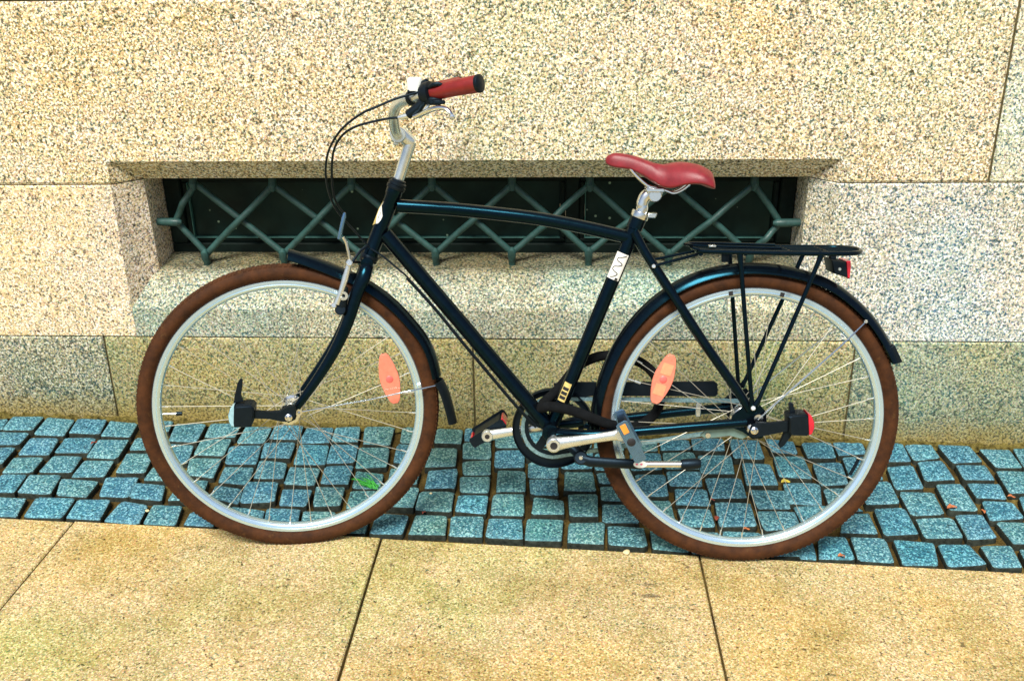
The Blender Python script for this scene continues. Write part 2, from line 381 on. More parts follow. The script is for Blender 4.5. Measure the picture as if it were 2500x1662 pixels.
# jamb blocks
def jamb(s, xo, xf, xb, zf, mat_, lab, notch=None):
    """s=-1 left jamb, +1 right jamb; xo outer x, xf front corner x, xb x after the splay"""
    e = .0015; b = .005; zt = Z2-e; zb = Z1+.003
    f = lambda x, z, y=None: V((x, wy(z) if y is None else y, z))
    vs = [f(xo, zb), f(xf, zb), f(xf, zt-b), f(xo, zt-b), f(xf, zt, wy(zt)+b*.5), f(xo, zt, wy(zt)+b*.5),
          f(xb, zb, YC), f(xb, zt, YC), f(xb, zb, YB), f(xb, zt, YB), f(xo, zb, YB), f(xo, zt, YB)]
    fs = [[0, 1, 2, 3], [3, 2, 4, 5], [1, 6, 7, 4, 2], [6, 8, 9, 7], [4, 7, 9, 11, 5], [0, 3, 5, 11, 10], [8, 10, 11, 9], [0, 10, 8, 6, 1]]
    return build('stone_block', (vs, fs), mat_, wall, smooth=0, label=lab)
jamb(-1, -3.4, XL, XLB, .4, M['block_l'], 'pinkish cream jamb stone on the front wheel side of the window')
jamb(1, 1.9, XR, XRB, .4, M['block_r'], 'bluish grey jamb stone on the rear wheel side of the window')
stone('stone_block', [(1.903, Z1+.003), (2.9, Z1+.003), (2.9, Z2-.0005), (1.903, Z2-.0005)], M['lintel_r'], wall)
# sill stone: steep weathered slope, then flat shelf
def sill():
    e = .0015; x0, x1 = -1.2655, .799
    prof = [(wy(Z1)-.0012, Z1+.0035), (wy(.39)-.0012, .388), (wy(.39)+.004, .396), (.088, .474), (.105, .482), (.29, .512), (.29, Z1+.0035)]
    n = len(prof); xs = [x0+(x1-x0)*i/40 for i in range(41)]; vs = []; fs = []
    for x in xs:
        for k, (y, z) in enumerate(prof): vs.append(V((x, y+(.0025*noise.noise(V((x*5, k, 0))) if k < 5 else 0), z+(.003*noise.noise(V((x*6, k*3, 4))) if 0 < k < 5 else 0))))
    for i in range(40):
        for k in range(n): fs.append([i*n+k, (i+1)*n+k, (i+1)*n+(k+1) % n, i*n+(k+1) % n])
    fs += [list(range(n)), [40*n+k for k in range(n)]]
    return vs, fs
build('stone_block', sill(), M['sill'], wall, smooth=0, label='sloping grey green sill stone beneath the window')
for a, b_, m_ in ((-3.4, -1.3712, 'base_l'), (-1.3678, -.2602, 'base_m'), (-.2568, .8452, 'base_m'), (.8486, 2.9, 'base_r')):
    stone('stone_block', [(a, Z0), (b_, Z0), (b_, Z1), (a, Z1)], M[m_], wall, proud=.001)
# mortar in the joints
def strip(x0, z0, x1, z1, w=.004, d=.006):
    c = V(((x0+x1)/2, 0, (z0+z1)/2)); c.y = wy(c.z)+d+.02
    if abs(x1-x0) > abs(z1-z0): return box(c, (abs(x1-x0)/2, 0, 0), (0, .02, 0), (0, 0, w))
    t = tan(BAT); return box(c, (w, 0, 0), (0, .02, 0), (0, abs(z1-z0)/2*t, abs(z1-z0)/2))
mo = join(strip(-3.4, Z2, XL, Z2), strip(XR, Z2, 2.9, Z2), strip(-3.4, Z1+.0015, 2.9, Z1+.0015), strip(1.14, Z2, 1.14, Z3), strip(-3.4, Z3+.001, 2.9, Z3+.001),
          strip(-1.3695, Z0, -1.3695, Z1), strip(-.2585, Z0, -.2585, Z1), strip(.847, Z0, .847, Z1), strip(1.9015, Z1, 1.9015, Z2), strip(-3.4, 1.7515, 2.9, 1.7515))
tag(build('mortar', mo, M['mortar'], wall, smooth=0), kind='stuff')
# wall core behind the facing (with the window recess left open)
core = join(box((-2.30, .45, 1.1), (1.10, 0, 0), (0, .149, 0), (0, 0, 1.2)), box((1.80, .45, 1.1), (1.10, 0, 0), (0, .149, 0), (0, 0, 1.2)),
            box((-.25, .45, 1.53), (.949, 0, 0), (0, .149, 0), (0, 0, .77)), box((-.25, .45, .2), (.949, 0, 0), (0, .149, 0), (0, 0, .305)))
build('wall_core', core, M['dark'], wall, smooth=0)
# pale rust stain and darker blotches live in the stone materials

# ------------------------------------------------------------------ cellar window
win = empty('cellar_window', (-.26, .235, .51))
tag(win, 'dark green cellar window with dusty panes set deep in the wall', 'window')
yw = .235
def bx(x0, x1, y0, y1, z0, z1, bev=.003): return box(((x0+x1)/2, (y0+y1)/2, (z0+z1)/2), ((x1-x0)/2, 0, 0), (0, (y1-y0)/2, 0), (0, 0, (z1-z0)/2), bev)
build('window_frame', join(bx(-1.2, .682, yw-.02, yw+.03, .497, .528), bx(-1.2, .682, yw-.02, yw+.03, .73, .756), bx(-1.2, -1.150, yw-.02, yw+.03, .5285, .7295), bx(.638, .682, yw-.02, yw+.03, .5285, .7295), bx(.012, .052, yw-.02, yw+.03, .5285, .7295)), M['joinery'], win, smooth=0)
for x0, x1 in ((-1.1495, .0115), (.0525, .6375)):
    s = build('casement', join(bx(x0, x1, yw-.006, yw+.02, .529, .541), bx(x0, x1, yw-.006, yw+.02, .715, .729), bx(x0, x0+.016, yw-.006, yw+.02, .5415, .7145), bx(x1-.016, x1, yw-.006, yw+.02, .5415, .7145)), M['joinery'], win, smooth=0)
    build('glazing_bead', join(bx(x0+.0165, x1-.0165, yw-.010, yw+.004, .5415, .5445, .001), bx(x0+.0165, x0+.0195, yw-.010, yw+.004, .545, .714, .001)), M['bead'], s, smooth=0)
    build('pane', bx(x0+.0165, x1-.0165, yw+.0055, yw+.0115, .5418, .7145, .001), M['glass'], s, smooth=0)

# ------------------------------------------------------------------ iron lattice grille
gr = empty('window_grille', (-.26, .14, .49))
tag(gr, 'green painted wrought iron diamond lattice grille fixed in front of the cellar window', 'grille')
YG = .140
ups = [WP(x, y, YG-.02) for x, y in ((473, 449), (666, 452), (859, 450), (1055, 451), (1250, 450), (1440, 452), (1640, 451), (1841, 450))]
los = [WP(x, y, YG-.02) for x, y in ((504, 622), (693, 620), (880, 620), (1064, 619), (1250, 617), (1437, 617), (1632, 622), (1829, 620))]
aL, aR = WP(428, 541, YG-.02), WP(1905, 543, YG-.02)
def bar(a, b, front):
    d = b-a; n = 12; pts = []
    for i in range(n+1):
        t = i/n; p = a+d*t
        off = (-.013*math.exp(-((t-.5)/.13)**2) if front else .006)
        p = p+V((.001*sin(7*t+a.x*9), off, .0012*sin(5*t+a.x*17))); pts.append(p)
    build('bar', tube(pts, .0097, 10), M['iron'], gr)
ab = V((0, .004, 0))
bar(aL, ups[0], True); bar(aL, los[0], False); bar(aR, ups[-1], False); bar(aR, los[-1], True)
for i in range(7): bar(los[i], ups[i+1], True); bar(ups[i], los[i+1], False)
for p in ups: build('pin', join(tube([p+V((0, -.008, -.016)), p+V((0, -.010, 0)), p+V((0, .0, .012)), V((p.x, p.y, Z2+.03))], [.006, .0115, .0115, .010], 12)), M['iron'], gr)
for p in los: build('pin', join(tube([p+V((0, -.006, .017)), p+V((0, -.012, .010)), p+V((0, -.010, -.008)), p+V((0, -.002, -.02)), V((p.x, p.y, .47))], [.006, .0115, .012, .0105, .0105], 12)), M['iron'], gr)
build('pin', tube([aL+V((.022, -.006, 0)), aL+V((.012, -.008, 0)), aL+V((-.012, -.004, 0)), V((XLB-.03, aL.y, aL.z))], [.006, .012, .0125, .011], 12), M['iron'], gr)
build('pin', tube([aR+V((-.022, -.006, 0)), aR+V((-.012, -.008, 0)), aR+V((.012, -.004, 0)), V((XRB+.03, aR.y, aR.z))], [.006, .012, .0125, .011], 12), M['iron'], gr)

# ------------------------------------------------------------------ ground
def kerb_y(x): return -W0-KB*x
R_ = 60.0
g0 = tag(build('ground', ([V((-R_, -R_, gz(-R_)-.10)), V((R_, -R_, gz(R_)-.10)), V((R_, 3, gz(R_)-.10)), V((-R_, 3, gz(-R_)-.10))], [[0, 1, 2, 3]]), M['street'], smooth=0), kind='structure')
pav = tag(empty('pavement', (0, -.8, 0)), kind='structure')
# bedding under slabs
bx0, bx1 = -3.4, 2.9
bed = [V((bx0, -3.2, gz(bx0)-.012)), V((bx1, -3.2, gz(bx1)-.012)), V((bx1, kerb_y(bx1)-.01, gz(bx1)-.012)), V((bx0, kerb_y(bx0)-.01, gz(bx0)-.012))]
build('bedding', (bed+[v-V((0, 0, .08)) for v in bed], [[0, 1, 2, 3], [0, 4, 5, 1], [1, 5, 6, 2], [2, 6, 7, 3], [3, 7, 4, 0]]), M['joint'], pav, smooth=0)
jx = [-3.4, -2.83, -2.035, -1.24, -.444, .341, 1.135, 1.93, 2.9]
rows = [(0, 1), (1, 2), (2, 3)]
for i in range(len(jx)-1):
    for r in range(3):
        a, b_ = jx[i]+.0028, jx[i+1]-.0028
        yt = (lambda x: kerb_y(x)-.004) if r == 0 else (lambda x, r=r: -1.45-.8*(r-1)-.003)
        yb = -1.45-.8*r+.003 if r < 2 else -3.1
        dz = rnd.uniform(-.002, .002); bev = .003
        def ring(ins, dz2, a=a, b_=b_, yt=yt, yb=yb):
            return [V((a+ins, yb+ins, gz(a)+dz2)), V((b_-ins, yb+ins, gz(b_)+dz2)), V((b_-ins, yt(b_)-ins, gz(b_)+dz2)), V((a+ins, yt(a)-ins, gz(a)+dz2))]
        vs = ring(bev, dz)+ring(0, dz-bev)+ring(0, dz-.06); fs = [[0, 1, 2, 3]]
        for q in range(2):
            for k in range(4): fs.append([q*4+k, q*4+(k+1) % 4, q*4+4+(k+1) % 4, q*4+4+k])
        build('paving_slab', (vs, fs), M['slab'], pav, smooth=0)
# cobble strip
cs = tag(empty('cobble_strip', (-.2, -.3, 0)), kind='structure')
nx, ny = 260, 28; vs = []; fs = []
for i in range(nx+1):
    x = bx0+(bx1-bx0)*i/nx
    for j in range(ny+1):
        y = kerb_y(x)+.002+(0.05-kerb_y(x))*j/ny
        vs.append(V((x, y, gz(x)-.019+.004*noise.noise(V((x*30, y*30, 1)))+.003*noise.noise(V((x*90, y*90, 3))))))
for i in range(nx):
    for j in range(ny): fs.append([i*(ny+1)+j, (i+1)*(ny+1)+j, (i+1)*(ny+1)+j+1, i*(ny+1)+j+1])
tag(build('joint_sand', (vs, fs), M['joint'], cs), kind='stuff')
COB = """-1750 -23 -1707 -23 -1689 -89 -1726 -92
-1701 -5 -1603 -2 -1591 -97 -1682 -100
-1586 -9 -1498 -15 -1486 -120 -1575 -118
-1489 -9 -1399 -9 -1382 -105 -1472 -108
-1387 -17 -1298 -25 -1284 -118 -1370 -118
-1705 -110 -1594 -105 -1591 -177 -1678 -187
-1577 -128 -1493 -126 -1472 -228 -1558 -236
-1474 -122 -1385 -116 -1367 -209 -1460 -217
-1370 -131 -1277 -128 -1269 -240 -1358 -235
-1265 -111 -1193 -109 -1189 -182 -1252 -186
-1666 -194 -1590 -187 -1580 -284 -1650 -283
-1564 -244 -1478 -238 -1470 -324 -1554 -329
-1458 -222 -1373 -224 -1362 -317 -1453 -321
-1353 -248 -1268 -247 -1257 -338 -1347 -344
-1256 -194 -1177 -194 -1157 -307 -1238 -310
-1147 -271 -1079 -269 -1078 -341 -1145 -343
-1546 -333 -1477 -331 -1465 -425 -1540 -425
-1469 -331 -1381 -328 -1364 -429 -1454 -426
-1370 -352 -1265 -353 -1261 -436 -1339 -436
-1254 -327 -1166 -319 -1151 -429 -1228 -427
-1160 -353 -1077 -357 -1057 -436 -1145 -431
-1510 -443 -1419 -441 -1400 -531 -1486 -532
-1392 -437 -1288 -437 -1280 -531 -1378 -533
-1275 -443 -1193 -436 -1175 -537 -1265 -536
-1158 -442 -1083 -454 -1073 -542 -1166 -540
-1830 -31 -1762 -26 -1742 -98 -1801 -105
-1811 -116 -1717 -113 -1700 -186 -1785 -192
-1770 -198 -1681 -195 -1668 -284 -1745 -289
-1656 -340 -1559 -334 -1551 -424 -1639 -425
-1623 -450 -1522 -443 -1495 -533 -1598 -535
-1257 -3 -1194 -2 -1183 -73 -1223 -70
-1179 -19 -1087 -13 -1073 -135 -1160 -133
-1073 -12 -977 -9 -969 -101 -1060 -102
-960 -16 -880 -20 -878 -120 -958 -123
-873 -5 -788 -2 -778 -92 -869 -95
-774 -13 -692 -11 -682 -113 -771 -119
-1167 -141 -1077 -141 -1061 -246 -1145 -241
-1064 -108 -976 -105 -967 -205 -1055 -205
-968 -145 -879 -134 -861 -243 -949 -249
-875 -109 -785 -103 -776 -200 -860 -203
-767 -124 -681 -119 -668 -231 -755 -237
-1058 -218 -970 -210 -959 -317 -1039 -310
-946 -256 -863 -251 -851 -350 -935 -344
-860 -213 -778 -223 -762 -314 -844 -319
-762 -242 -677 -242 -671 -341 -753 -342
-1041 -332 -967 -327 -953 -430 -1039 -438
-938 -349 -861 -362 -848 -441 -932 -416
-858 -334 -772 -329 -755 -426 -842 -440
-749 -362 -669 -361 -668 -443 -737 -443
-663 -343 -586 -340 -577 -437 -645 -447
-1071 -450 -992 -452 -977 -544 -1058 -545
-959 -486 -885 -464 -877 -548 -954 -544
-863 -448 -769 -461 -760 -546 -851 -548
-765 -453 -678 -450 -665 -545 -747 -550
-669 -457 -585 -454 -573 -549 -653 -552
-684 -12 -611 0 -598 -100 -678 -105
-594 -7 -507 4 -502 -116 -580 -116
-482 6 -399 6 -402 -97 -474 -91
-376 7 -297 -3 -292 -97 -373 -93
-288 8 -204 5 -206 -70 -284 -76
-674 -112 -596 -107 -589 -212 -664 -226
-588 -123 -501 -121 -491 -230 -575 -247
-479 -100 -399 -104 -400 -216 -472 -218
-377 -117 -303 -113 -296 -222 -381 -232
-286 -83 -206 -75 -199 -171 -279 -179
-664 -234 -588 -217 -579 -326 -655 -331
-571 -253 -493 -261 -489 -345 -563 -348
-477 -232 -391 -239 -394 -319 -470 -326
-368 -238 -288 -227 -286 -333 -366 -338
-278 -186 -199 -174 -195 -256 -268 -260
-565 -358 -488 -349 -486 -440 -558 -450
-463 -337 -384 -326 -385 -433 -460 -432
-376 -350 -287 -341 -284 -446 -377 -444
-277 -269 -195 -260 -193 -349 -268 -353
-558 -461 -493 -451 -488 -551 -555 -550
-474 -460 -392 -460 -395 -548 -478 -549
-374 -454 -292 -453 -287 -547 -378 -549
-271 -364 -192 -357 -192 -448 -271 -448
-279 -456 -196 -454 -194 -551 -276 -550
-198 -5 -118 -2 -112 -100 -189 -105
-188 -115 -104 -109 -102 -212 -184 -215
-174 -225 -97 -227 -93 -333 -171 -340
-177 -348 -97 -345 -93 -449 -179 -451
-182 -461 -97 -459 -91 -554 -183 -553
-106 -1 -13 0 -13 -84 -102 -90
-100 -99 -10 -99 -7 -166 -95 -165
-90 -177 -7 -177 -7 -261 -87 -263
-84 -272 -9 -269 -4 -351 -77 -352
-68 -359 9 -370 11 -440 -72 -446
-84 -458 9 -456 5 -555 -85 -556
2 1 94 2 92 -87 2 -88
2 -103 94 -97 91 -209 5 -214
16 -225 93 -220 99 -322 11 -328
23 -336 100 -331 99 -450 26 -447
26 -468 115 -464 109 -561 20 -557
106 -3 193 3 187 -100 101 -106
103 -117 187 -112 185 -208 100 -213
102 -224 180 -221 190 -278 111 -280
111 -290 194 -288 195 -367 113 -365
114 -375 199 -374 203 -464 113 -467
123 -476 215 -474 215 -564 123 -565
207 -21 288 -21 286 -94 204 -99
204 -113 290 -105 289 -201 202 -213
210 -226 293 -214 293 -333 210 -343
223 -353 295 -348 297 -451 227 -462
231 -484 318 -489 317 -581 230 -572
298 -17 382 -17 384 -80 296 -90
298 -98 387 -90 395 -189 299 -195
299 -207 396 -198 389 -282 303 -287
312 -295 397 -292 399 -377 309 -375
310 -386 395 -385 397 -468 318 -473
328 -488 401 -484 402 -586 324 -585
395 -11 488 -10 481 -86 392 -87
403 -99 496 -98 490 -210 395 -212
405 -226 503 -223 502 -332 406 -340
413 -351 506 -353 503 -461 410 -467
412 -481 507 -480 503 -584 409 -588
506 -7 594 -7 588 -128 503 -127
521 -146 600 -146 603 -258 513 -272
515 -281 613 -276 609 -373 523 -379
515 -388 611 -387 614 -464 520 -480
522 -489 617 -476 617 -576 513 -584
615 0 697 -5 694 -82 621 -79
620 -99 705 -96 702 -225 613 -219
617 -239 717 -237 697 -347 610 -350
616 -362 710 -350 705 -440 621 -435
721 -11 807 -8 798 -108 718 -111
726 -122 807 -117 795 -245 718 -254
721 -263 795 -254 790 -343 716 -351
712 -360 788 -356 797 -373 734 -378
745 -384 807 -380 804 -475 710 -473
592 -499 633 -495 623 -591 583 -592
651 -489 717 -487 716 -586 628 -590
815 -4 902 12 897 -71 812 -85
819 -90 903 -82 902 -211 809 -221
832 -228 911 -219 903 -338 813 -346
829 -353 907 -344 907 -470 820 -479
732 -485 817 -485 807 -593 724 -592
951 7 1021 8 1009 -113 938 -120
932 -137 1008 -123 995 -258 917 -265
921 -274 1013 -268 1007 -374 918 -390
923 -397 1018 -388 1012 -482 917 -489
834 -493 928 -503 909 -597 825 -598
1025 -1 1104 -1 1103 -81 1024 -100
1026 -110 1101 -96 1097 -205 1012 -221
1036 -224 1106 -215 1103 -353 1024 -358
1033 -369 1107 -359 1100 -473 1021 -488
941 -502 1016 -501 1030 -583 935 -595
1120 -5 1212 -4 1216 -98 1129 -117
1132 -117 1217 -112 1209 -200 1125 -207
1125 -214 1212 -213 1200 -295 1123 -292
1132 -299 1207 -307 1204 -385 1113 -398
1125 -400 1207 -396 1188 -492 1126 -501
1044 -503 1120 -498 1108 -594 1039 -602
1238 -17 1326 -12 1319 -124 1244 -128
1234 -141 1320 -135 1298 -256 1221 -268
1239 -275 1321 -271 1305 -362 1218 -373
1216 -394 1298 -393 1279 -499 1194 -497
1133 -515 1223 -513 1212 -603 1122 -602
1341 -1 1430 2 1418 -125 1325 -123
1327 -140 1417 -138 1395 -257 1305 -258"""
stones = [[float(v)/1000 for v in l.split()] for l in COB.split('\n')]
def colum(x0, x1, sgn):            # the strip carries on beyond the picture
    x = x0
    while (x < x1 if sgn > 0 else x > x1):
        w = rnd.uniform(.082, .098); xa, xb = (x, x+w) if sgn > 0 else (x-w, x)
        yb = kerb_y((xa+xb)/2)+.006; n = rnd.choice((5, 6, 6)); h = -yb/n
        for k in range(n):
            y0 = yb+h*k; y1 = y0+h-.012; j = lambda: rnd.uniform(-.005, .005)
            stones.append([xa+j(), y1+j(), xb+j(), y1+j(), xb+j(), y0+j(), xa+j(), y0+j()])
        x += sgn*(w+.012)
colum(1.46, 2.8, 1); colum(-1.86, -3.3, -1)
for si, s in enumerate(stones):
    q = [V((s[0], s[1])), V((s[2], s[3])), V((s[4], s[5])), V((s[6], s[7]))]     # TL TR BR BL
    c = (q[0]+q[1]+q[2]+q[3])/4; h0 = rnd.uniform(-.0015, .0035); tx, ty = rnd.uniform(-.03, .03), rnd.uniform(-.03, .03); sd_ = rnd.uniform(0, 99)
    def bil(u, v): 
        t_ = q[3].lerp(q[2], u); b2 = q[0].lerp(q[1], u); return t_.lerp(b2, v)
    rings = []; K = 28
    for rr, dz in ((.42, .0026), (.76, .0014), (.90, .0000), (.968, -.0026), (.994, -.0085), (.998, -.034)):
        rg = []
        for k in range(K):
            a = 2*pi*(k+.5)/K; ca, sa = cos(a), sin(a); e_ = .18
            uu = math.copysign(abs(ca)**e_, ca); vv = math.copysign(abs(sa)**e_, sa)
            wob = 1+.055*noise.noise(V((ca*2.2, sa*2.2, sd_)))+.032*noise.noise(V((ca*6, sa*6, sd_+7)))
            p = bil(.5+.5*uu*rr*wob*1.065, .5+.5*vv*(rr*wob*1.03-.05))
            z = gz(p.x)+h0+dz+(p.x-c.x)*tx+(p.y-c.y)*ty+(.0016*noise.noise(V((p.x*60, p.y*60, sd_))) if dz > -.02 else 0)
            rg.append(V((p.x, p.y, z)))
        rings.append(rg)
    vs = [V((c.x, c.y, gz(c.x)+h0+.0026))]+[v for r in rings for v in r]
    fs = [[0, 1+k, 1+(k+1) % K] for k in range(K)]
    for r in range(len(rings)-1):
        for k in range(K): fs.append([1+r*K+k, 1+(r+1)*K+k, 1+(r+1)*K+(k+1) % K, 1+r*K+(k+1) % K])
    o = build('cobblestone', (vs, fs), COBS[rnd.choice((0, 0, 1, 3, 1, 0) if not -.55 < c.x < .35 else (0, 2, 2, 1, 2))], cs, smooth=75)
    o.data.materials.append(M['cob_side'])
    for pg in o.data.polygons[K+3*K:]: pg.material_index = 1
# moss and grit heaped along the foot of the wall
vs, fs = [], []; n = 520
for i in range(n+1):
    x = bx0+(bx1-bx0)*i/n; hgt = .010+.006*noise.noise(V((x*9, 2, 0)))+.012*noise.noise(V((x*40, 5, 0)))+max(0, (x-.4))*.004
    wd = .016+.010*noise.noise(V((x*12, 9, 0)))+.006*noise.noise(V((x*50, 1, 0)))+max(0, (x-.4))*.010
    for k in range(5):
        t_ = k/4; vs.append(V((x, .004-wd*t_*1.0, gz(x)-.012+(hgt+.008)*(1-t_*t_)+.008*noise.noise(V((x*160, k*2, 2))))))
for i in range(n):
    for k in range(4): fs.append([i*5+k, (i+1)*5+k, (i+1)*5+k+1, i*5+k+1])
tag(build('moss_edge', (vs, fs), M['moss']), 'thin line of olive moss and grit along the foot of the wall', kind='stuff')

# ------------------------------------------------------------------ bicycle: two planes, the frame's and the (slightly turned) fork's
class Plane:
    def __init__(s, c, u, v, w): s.c, s.u, s.v, s.w = V(c), V(u).normalized(), V(v).normalized(), V(w).normalized()
    def __call__(s, a, b, w=0.0): return s.c+s.u*a+s.v*b+s.w*w
    def px(s, x, y, w=0.0, mirror=False):
        p = hit(x, y, s.c+s.w*w, s.w)-s.c; a, b = p.dot(s.u), p.dot(s.v)
        return s(a, b, -w if mirror else w)
    def loc(s, x, y, w=0.0):
        p = hit(x, y, s.c+s.w*w, s.w)-s.c; return p.dot(s.u), p.dot(s.v)
    def pol(s, r, deg, w=0.0): return s(r*cos(radians(deg)), r*sin(radians(deg)), w)
FB = Plane((0.43280, -0.53042, 0.33406), (0.99966, 0.01384, -0.02191), (0.01884, 0.19242, 0.98113), (0.01780, -0.98122, 0.19209))
FK = Plane((-0.63901, -0.54526, 0.35755), (0.98547, 0.16325, -0.04688), (0.02373, 0.14097, 0.98973), (0.16818, -0.97646, 0.13505))
RT = .350
bike = empty('bicycle', ((FB.c+FK.c)/2-V((0, 0, .345))-FB.w*.0)); bike.location.y = (FB.c.y+FK.c.y)/2-.06; WLOC[bike.name] = bike.location.copy()
tag(bike, 'black city bicycle with brown tyres, red saddle and red grip leaning on the wall', 'bicycle')
P = FB.px; S = FK.px
# ---- frame
pb = FB.c
dr = lambda s: FB(.012, -.004, .062*s)
lug = []; lug2 = []
BB = P(1345, 1046, 0)
lug.append(cyl(BB-FB.w*.036, BB+FB.w*.036, .021, 20, .002))
for s in (-1, 1):        # dropouts
    pts = [FB(a, b, .060*s) for a, b in ((-.045, .030), (-.02, .052), (.012, .060), (.030, .040), (.034, .004), (.026, -.022), (.004, -.024), (-.02, -.008), (-.05, .004))]
    lug2.append((pts, FB.w*s))
st_top = P(1561, 528); st_b = BB+(st_top-BB)*.04
frame = build('frame', join(*lug), M['paint'], bike)
for a_, b_ in lug2: build('dropout', prism(a_, b_, .006, .001), M['paint'], frame)
build('seat_lug', cyl(st_top-(st_top-BB).normalized()*.030, st_top, .0185, 20, .001), M['paint'], frame)
build('top_tube', tube([P(*q) for q in cat([(972, 503), (1091, 510), (1206, 521), (1321, 535), (1436, 557), (1536, 580)], 4)], .0150, 20), M['paint'], frame)
build('down_tube', tube([P(940, 571), BB], [.0172, .0180], 20), M['paint'], frame)
build('seat_tube', tube([BB, st_top], .0160, 20), M['paint'], frame)
hA, hB = P(965, 462), P(904, 621)
build('head_tube', join(tube([hA, hA.lerp(hB, .08), hA.lerp(hB, .1), hA.lerp(hB, .9), hA.lerp(hB, .92), hB], [.0190, .0190, .0175, .0175, .0190, .0190], 20)), M['paint'], frame)
hax = (hB-hA).normalized()
for p, sg in ((hA, -1), (hB, 1)):
    build('headset', lathe(p, hax*sg, [(0, 0), (.0205, 0), (.0215, .003), (.0215, .008), (.0185, .0085), (.0185, .011), (.0205, .0115), (.0205, .016), (.0165, .018), (.0165, .023), (0, .023)], 24), M['plastic'], frame)
for s in (-1, 1):
    m = s < 0
    q = [P(1549, 566, .019, m), P(1572, 610, .026, m), P(1596, 648, .034, m), P(1655, 738, .052, m), P(1725, 845, .060, m), P(1800, 952, .0615, m), P(1830, 1000, .0615, m)]
    build('seat_stay', tube([V(x) for x in cat([tuple(a) for a in q], 3)], [(.0105, .0105)]*1 and .0105, 14), M['paint'], frame)
    q = [BB+FB.w*.020*s, P(1420, 1060, .045, m), P(1500, 1057, .052, m), P(1600, 1049, .057, m), P(1720, 1039, .061, m), P(1822, 1031, .0615, m)]
    build('chain_stay', tube([V(x) for x in cat([tuple(a) for a in q], 3)], .0110, 14), M['paint'], frame)
    build('bolt', cyl(P(1596, 650, .046, m), P(1596, 650, .050, m), .0045, 12, .001) if not m else cyl(P(1596, 650, .044, m), P(1596, 650, .050, m), .0045, 12, .001), M['alloy'], frame)
# bridges
build('bridge', tube([P(1596, 640, .034), P(1596, 640, .034, True)], .006, 10), M['paint'], frame)
build('bridge', tube([P(1432, 1040, .04), P(1432, 1040, .04, True)], .007, 10), M['paint'], frame)
# ---- seat
col = P(1562, 524); sax = (st_top-BB).normalized()
build('seat_clamp', join(lathe(st_top+sax*-.004, sax, [(.0165, 0), (.0200, 0), (.0205, .002), (.0205, .012), (.0200, .014), (.0165, .014)], 24, True), box(st_top+sax*.003+FB.u*.026+FB.w*.004, FB.u*.010, sax*.0065, FB.w*.007, .002), cyl(st_top+sax*.003+FB.u*.029-FB.w*.008, st_top+sax*.003+FB.u*.029+FB.w*.015, .004, 10)), M['chrome'], bike)
sp = [st_top-sax*.05, st_top+sax*.012, P(1567, 500), P(1573, 484), P(1583, 475), P(1599, 472)]
post = build('seat_post', join(tube([V(x) for x in cat([tuple(a) for a in sp], 4)], [.0135]*12+[.0138]*5+[.015]*4, 18),
    cyl(P(1597, 476)-FB.w*.020, P(1597, 476)+FB.w*.020, .0150, 18, .002)), M['chrome'], bike)
build('saddle_clamp', join(box(P(1597, 463), FB.u*.020, FB.w*.026, FB.v*.005, .002), box(P(1597, 470), FB.u*.017, FB.w*.016, FB.v*.004, .002),
    cyl(P(1585, 474, .012), P(1583, 455, .012), .0035, 8), cyl(P(1611, 476, .012), P(1611, 458, .012), .0035, 8)), M['chrome'], post)
stn = [(1478, 389, 393, .003), (1481, 383, 400, .010), (1489, 377, 406, .016), (1505, 373, 411, .021), (1540, 378, 416, .025), (1570, 387, 431, .029), (1595, 396, 447, .036), (1620, 402, 461, .047),
       (1645, 398, 462, .060), (1675, 396, 454, .072), (1705, 401, 453, .079), (1725, 410, 458, .079), (1737, 419, 463, .074), (1741, 430, 463, .064)]
def saddle():
    vs, fs, info = [], [], []
    prof = [(0, 0, 0), (.18, 0, 0), (.38, .03, 0), (.58, .07, 0), (.76, .15, 0), (.90, .30, 0), (.985, .56, 0), (1.0, .85, 0), (.97, 1.0, 0)]
    st2 = cat(stn, 3)
    for x, yt, yb, h in st2:
        a0, vt = FB.loc(x, yt, 0); a1, vb = FB.loc(x, yb, h); groove = .006 if x > 1600 else .0
        # the two lobes behind rise a little beside the middle
        ring = []
        for sgn in (1, -1):
            pr = prof if sgn > 0 else prof[:0:-1]
            for t_, d, _ in pr:
                rise = groove*(-1+math.exp(-((t_-.45)/.25)**2)*1.6)
                ring.append(FB((a0+a1)/2, vt+(vb-vt)*d+rise*(1-d), sgn*h*t_))
        n = len(ring)
        # underside (hollow)
        cen = FB((a0+a1)/2, vt+(vb-vt)*.55, 0)
        info.append((ring, cen))
    n = len(info[0][0]); order = list(range(n))
    for ring, cen in info:
        vs += ring
    for i in range(len(info)-1):
        for k in range(n):
            if k == 8: continue
            fs.append([i*n+k, i*n+(k+1) % n, (i+1)*n+(k+1) % n, (i+1)*n+k])
        # underside sheet
        fs.append([i*n+8, (i+1)*n+8, (i+1)*n+9, i*n+9])
    fs.append([k for k in range(n)]); fs.append([(len(info)-1)*n+k for k in range(n)][::-1])
    return vs, fs
sad = build('saddle', saddle(), M['leather'], bike, smooth=80)
m_ = sad.modifiers.new('sub', 'SUBSURF'); m_.levels = 1; m_.render_levels = 2
for s in (False, True):
    rl = [P(x, y, .020, s) for x, y in cat([(1535, 404), (1547, 422), (1579, 452), (1600, 459), (1624, 465), (1645, 472), (1666, 464), (1684, 450)], 3)]
    build('saddle_rail', tube(rl, .0035, 8), M['chrome'], sad)
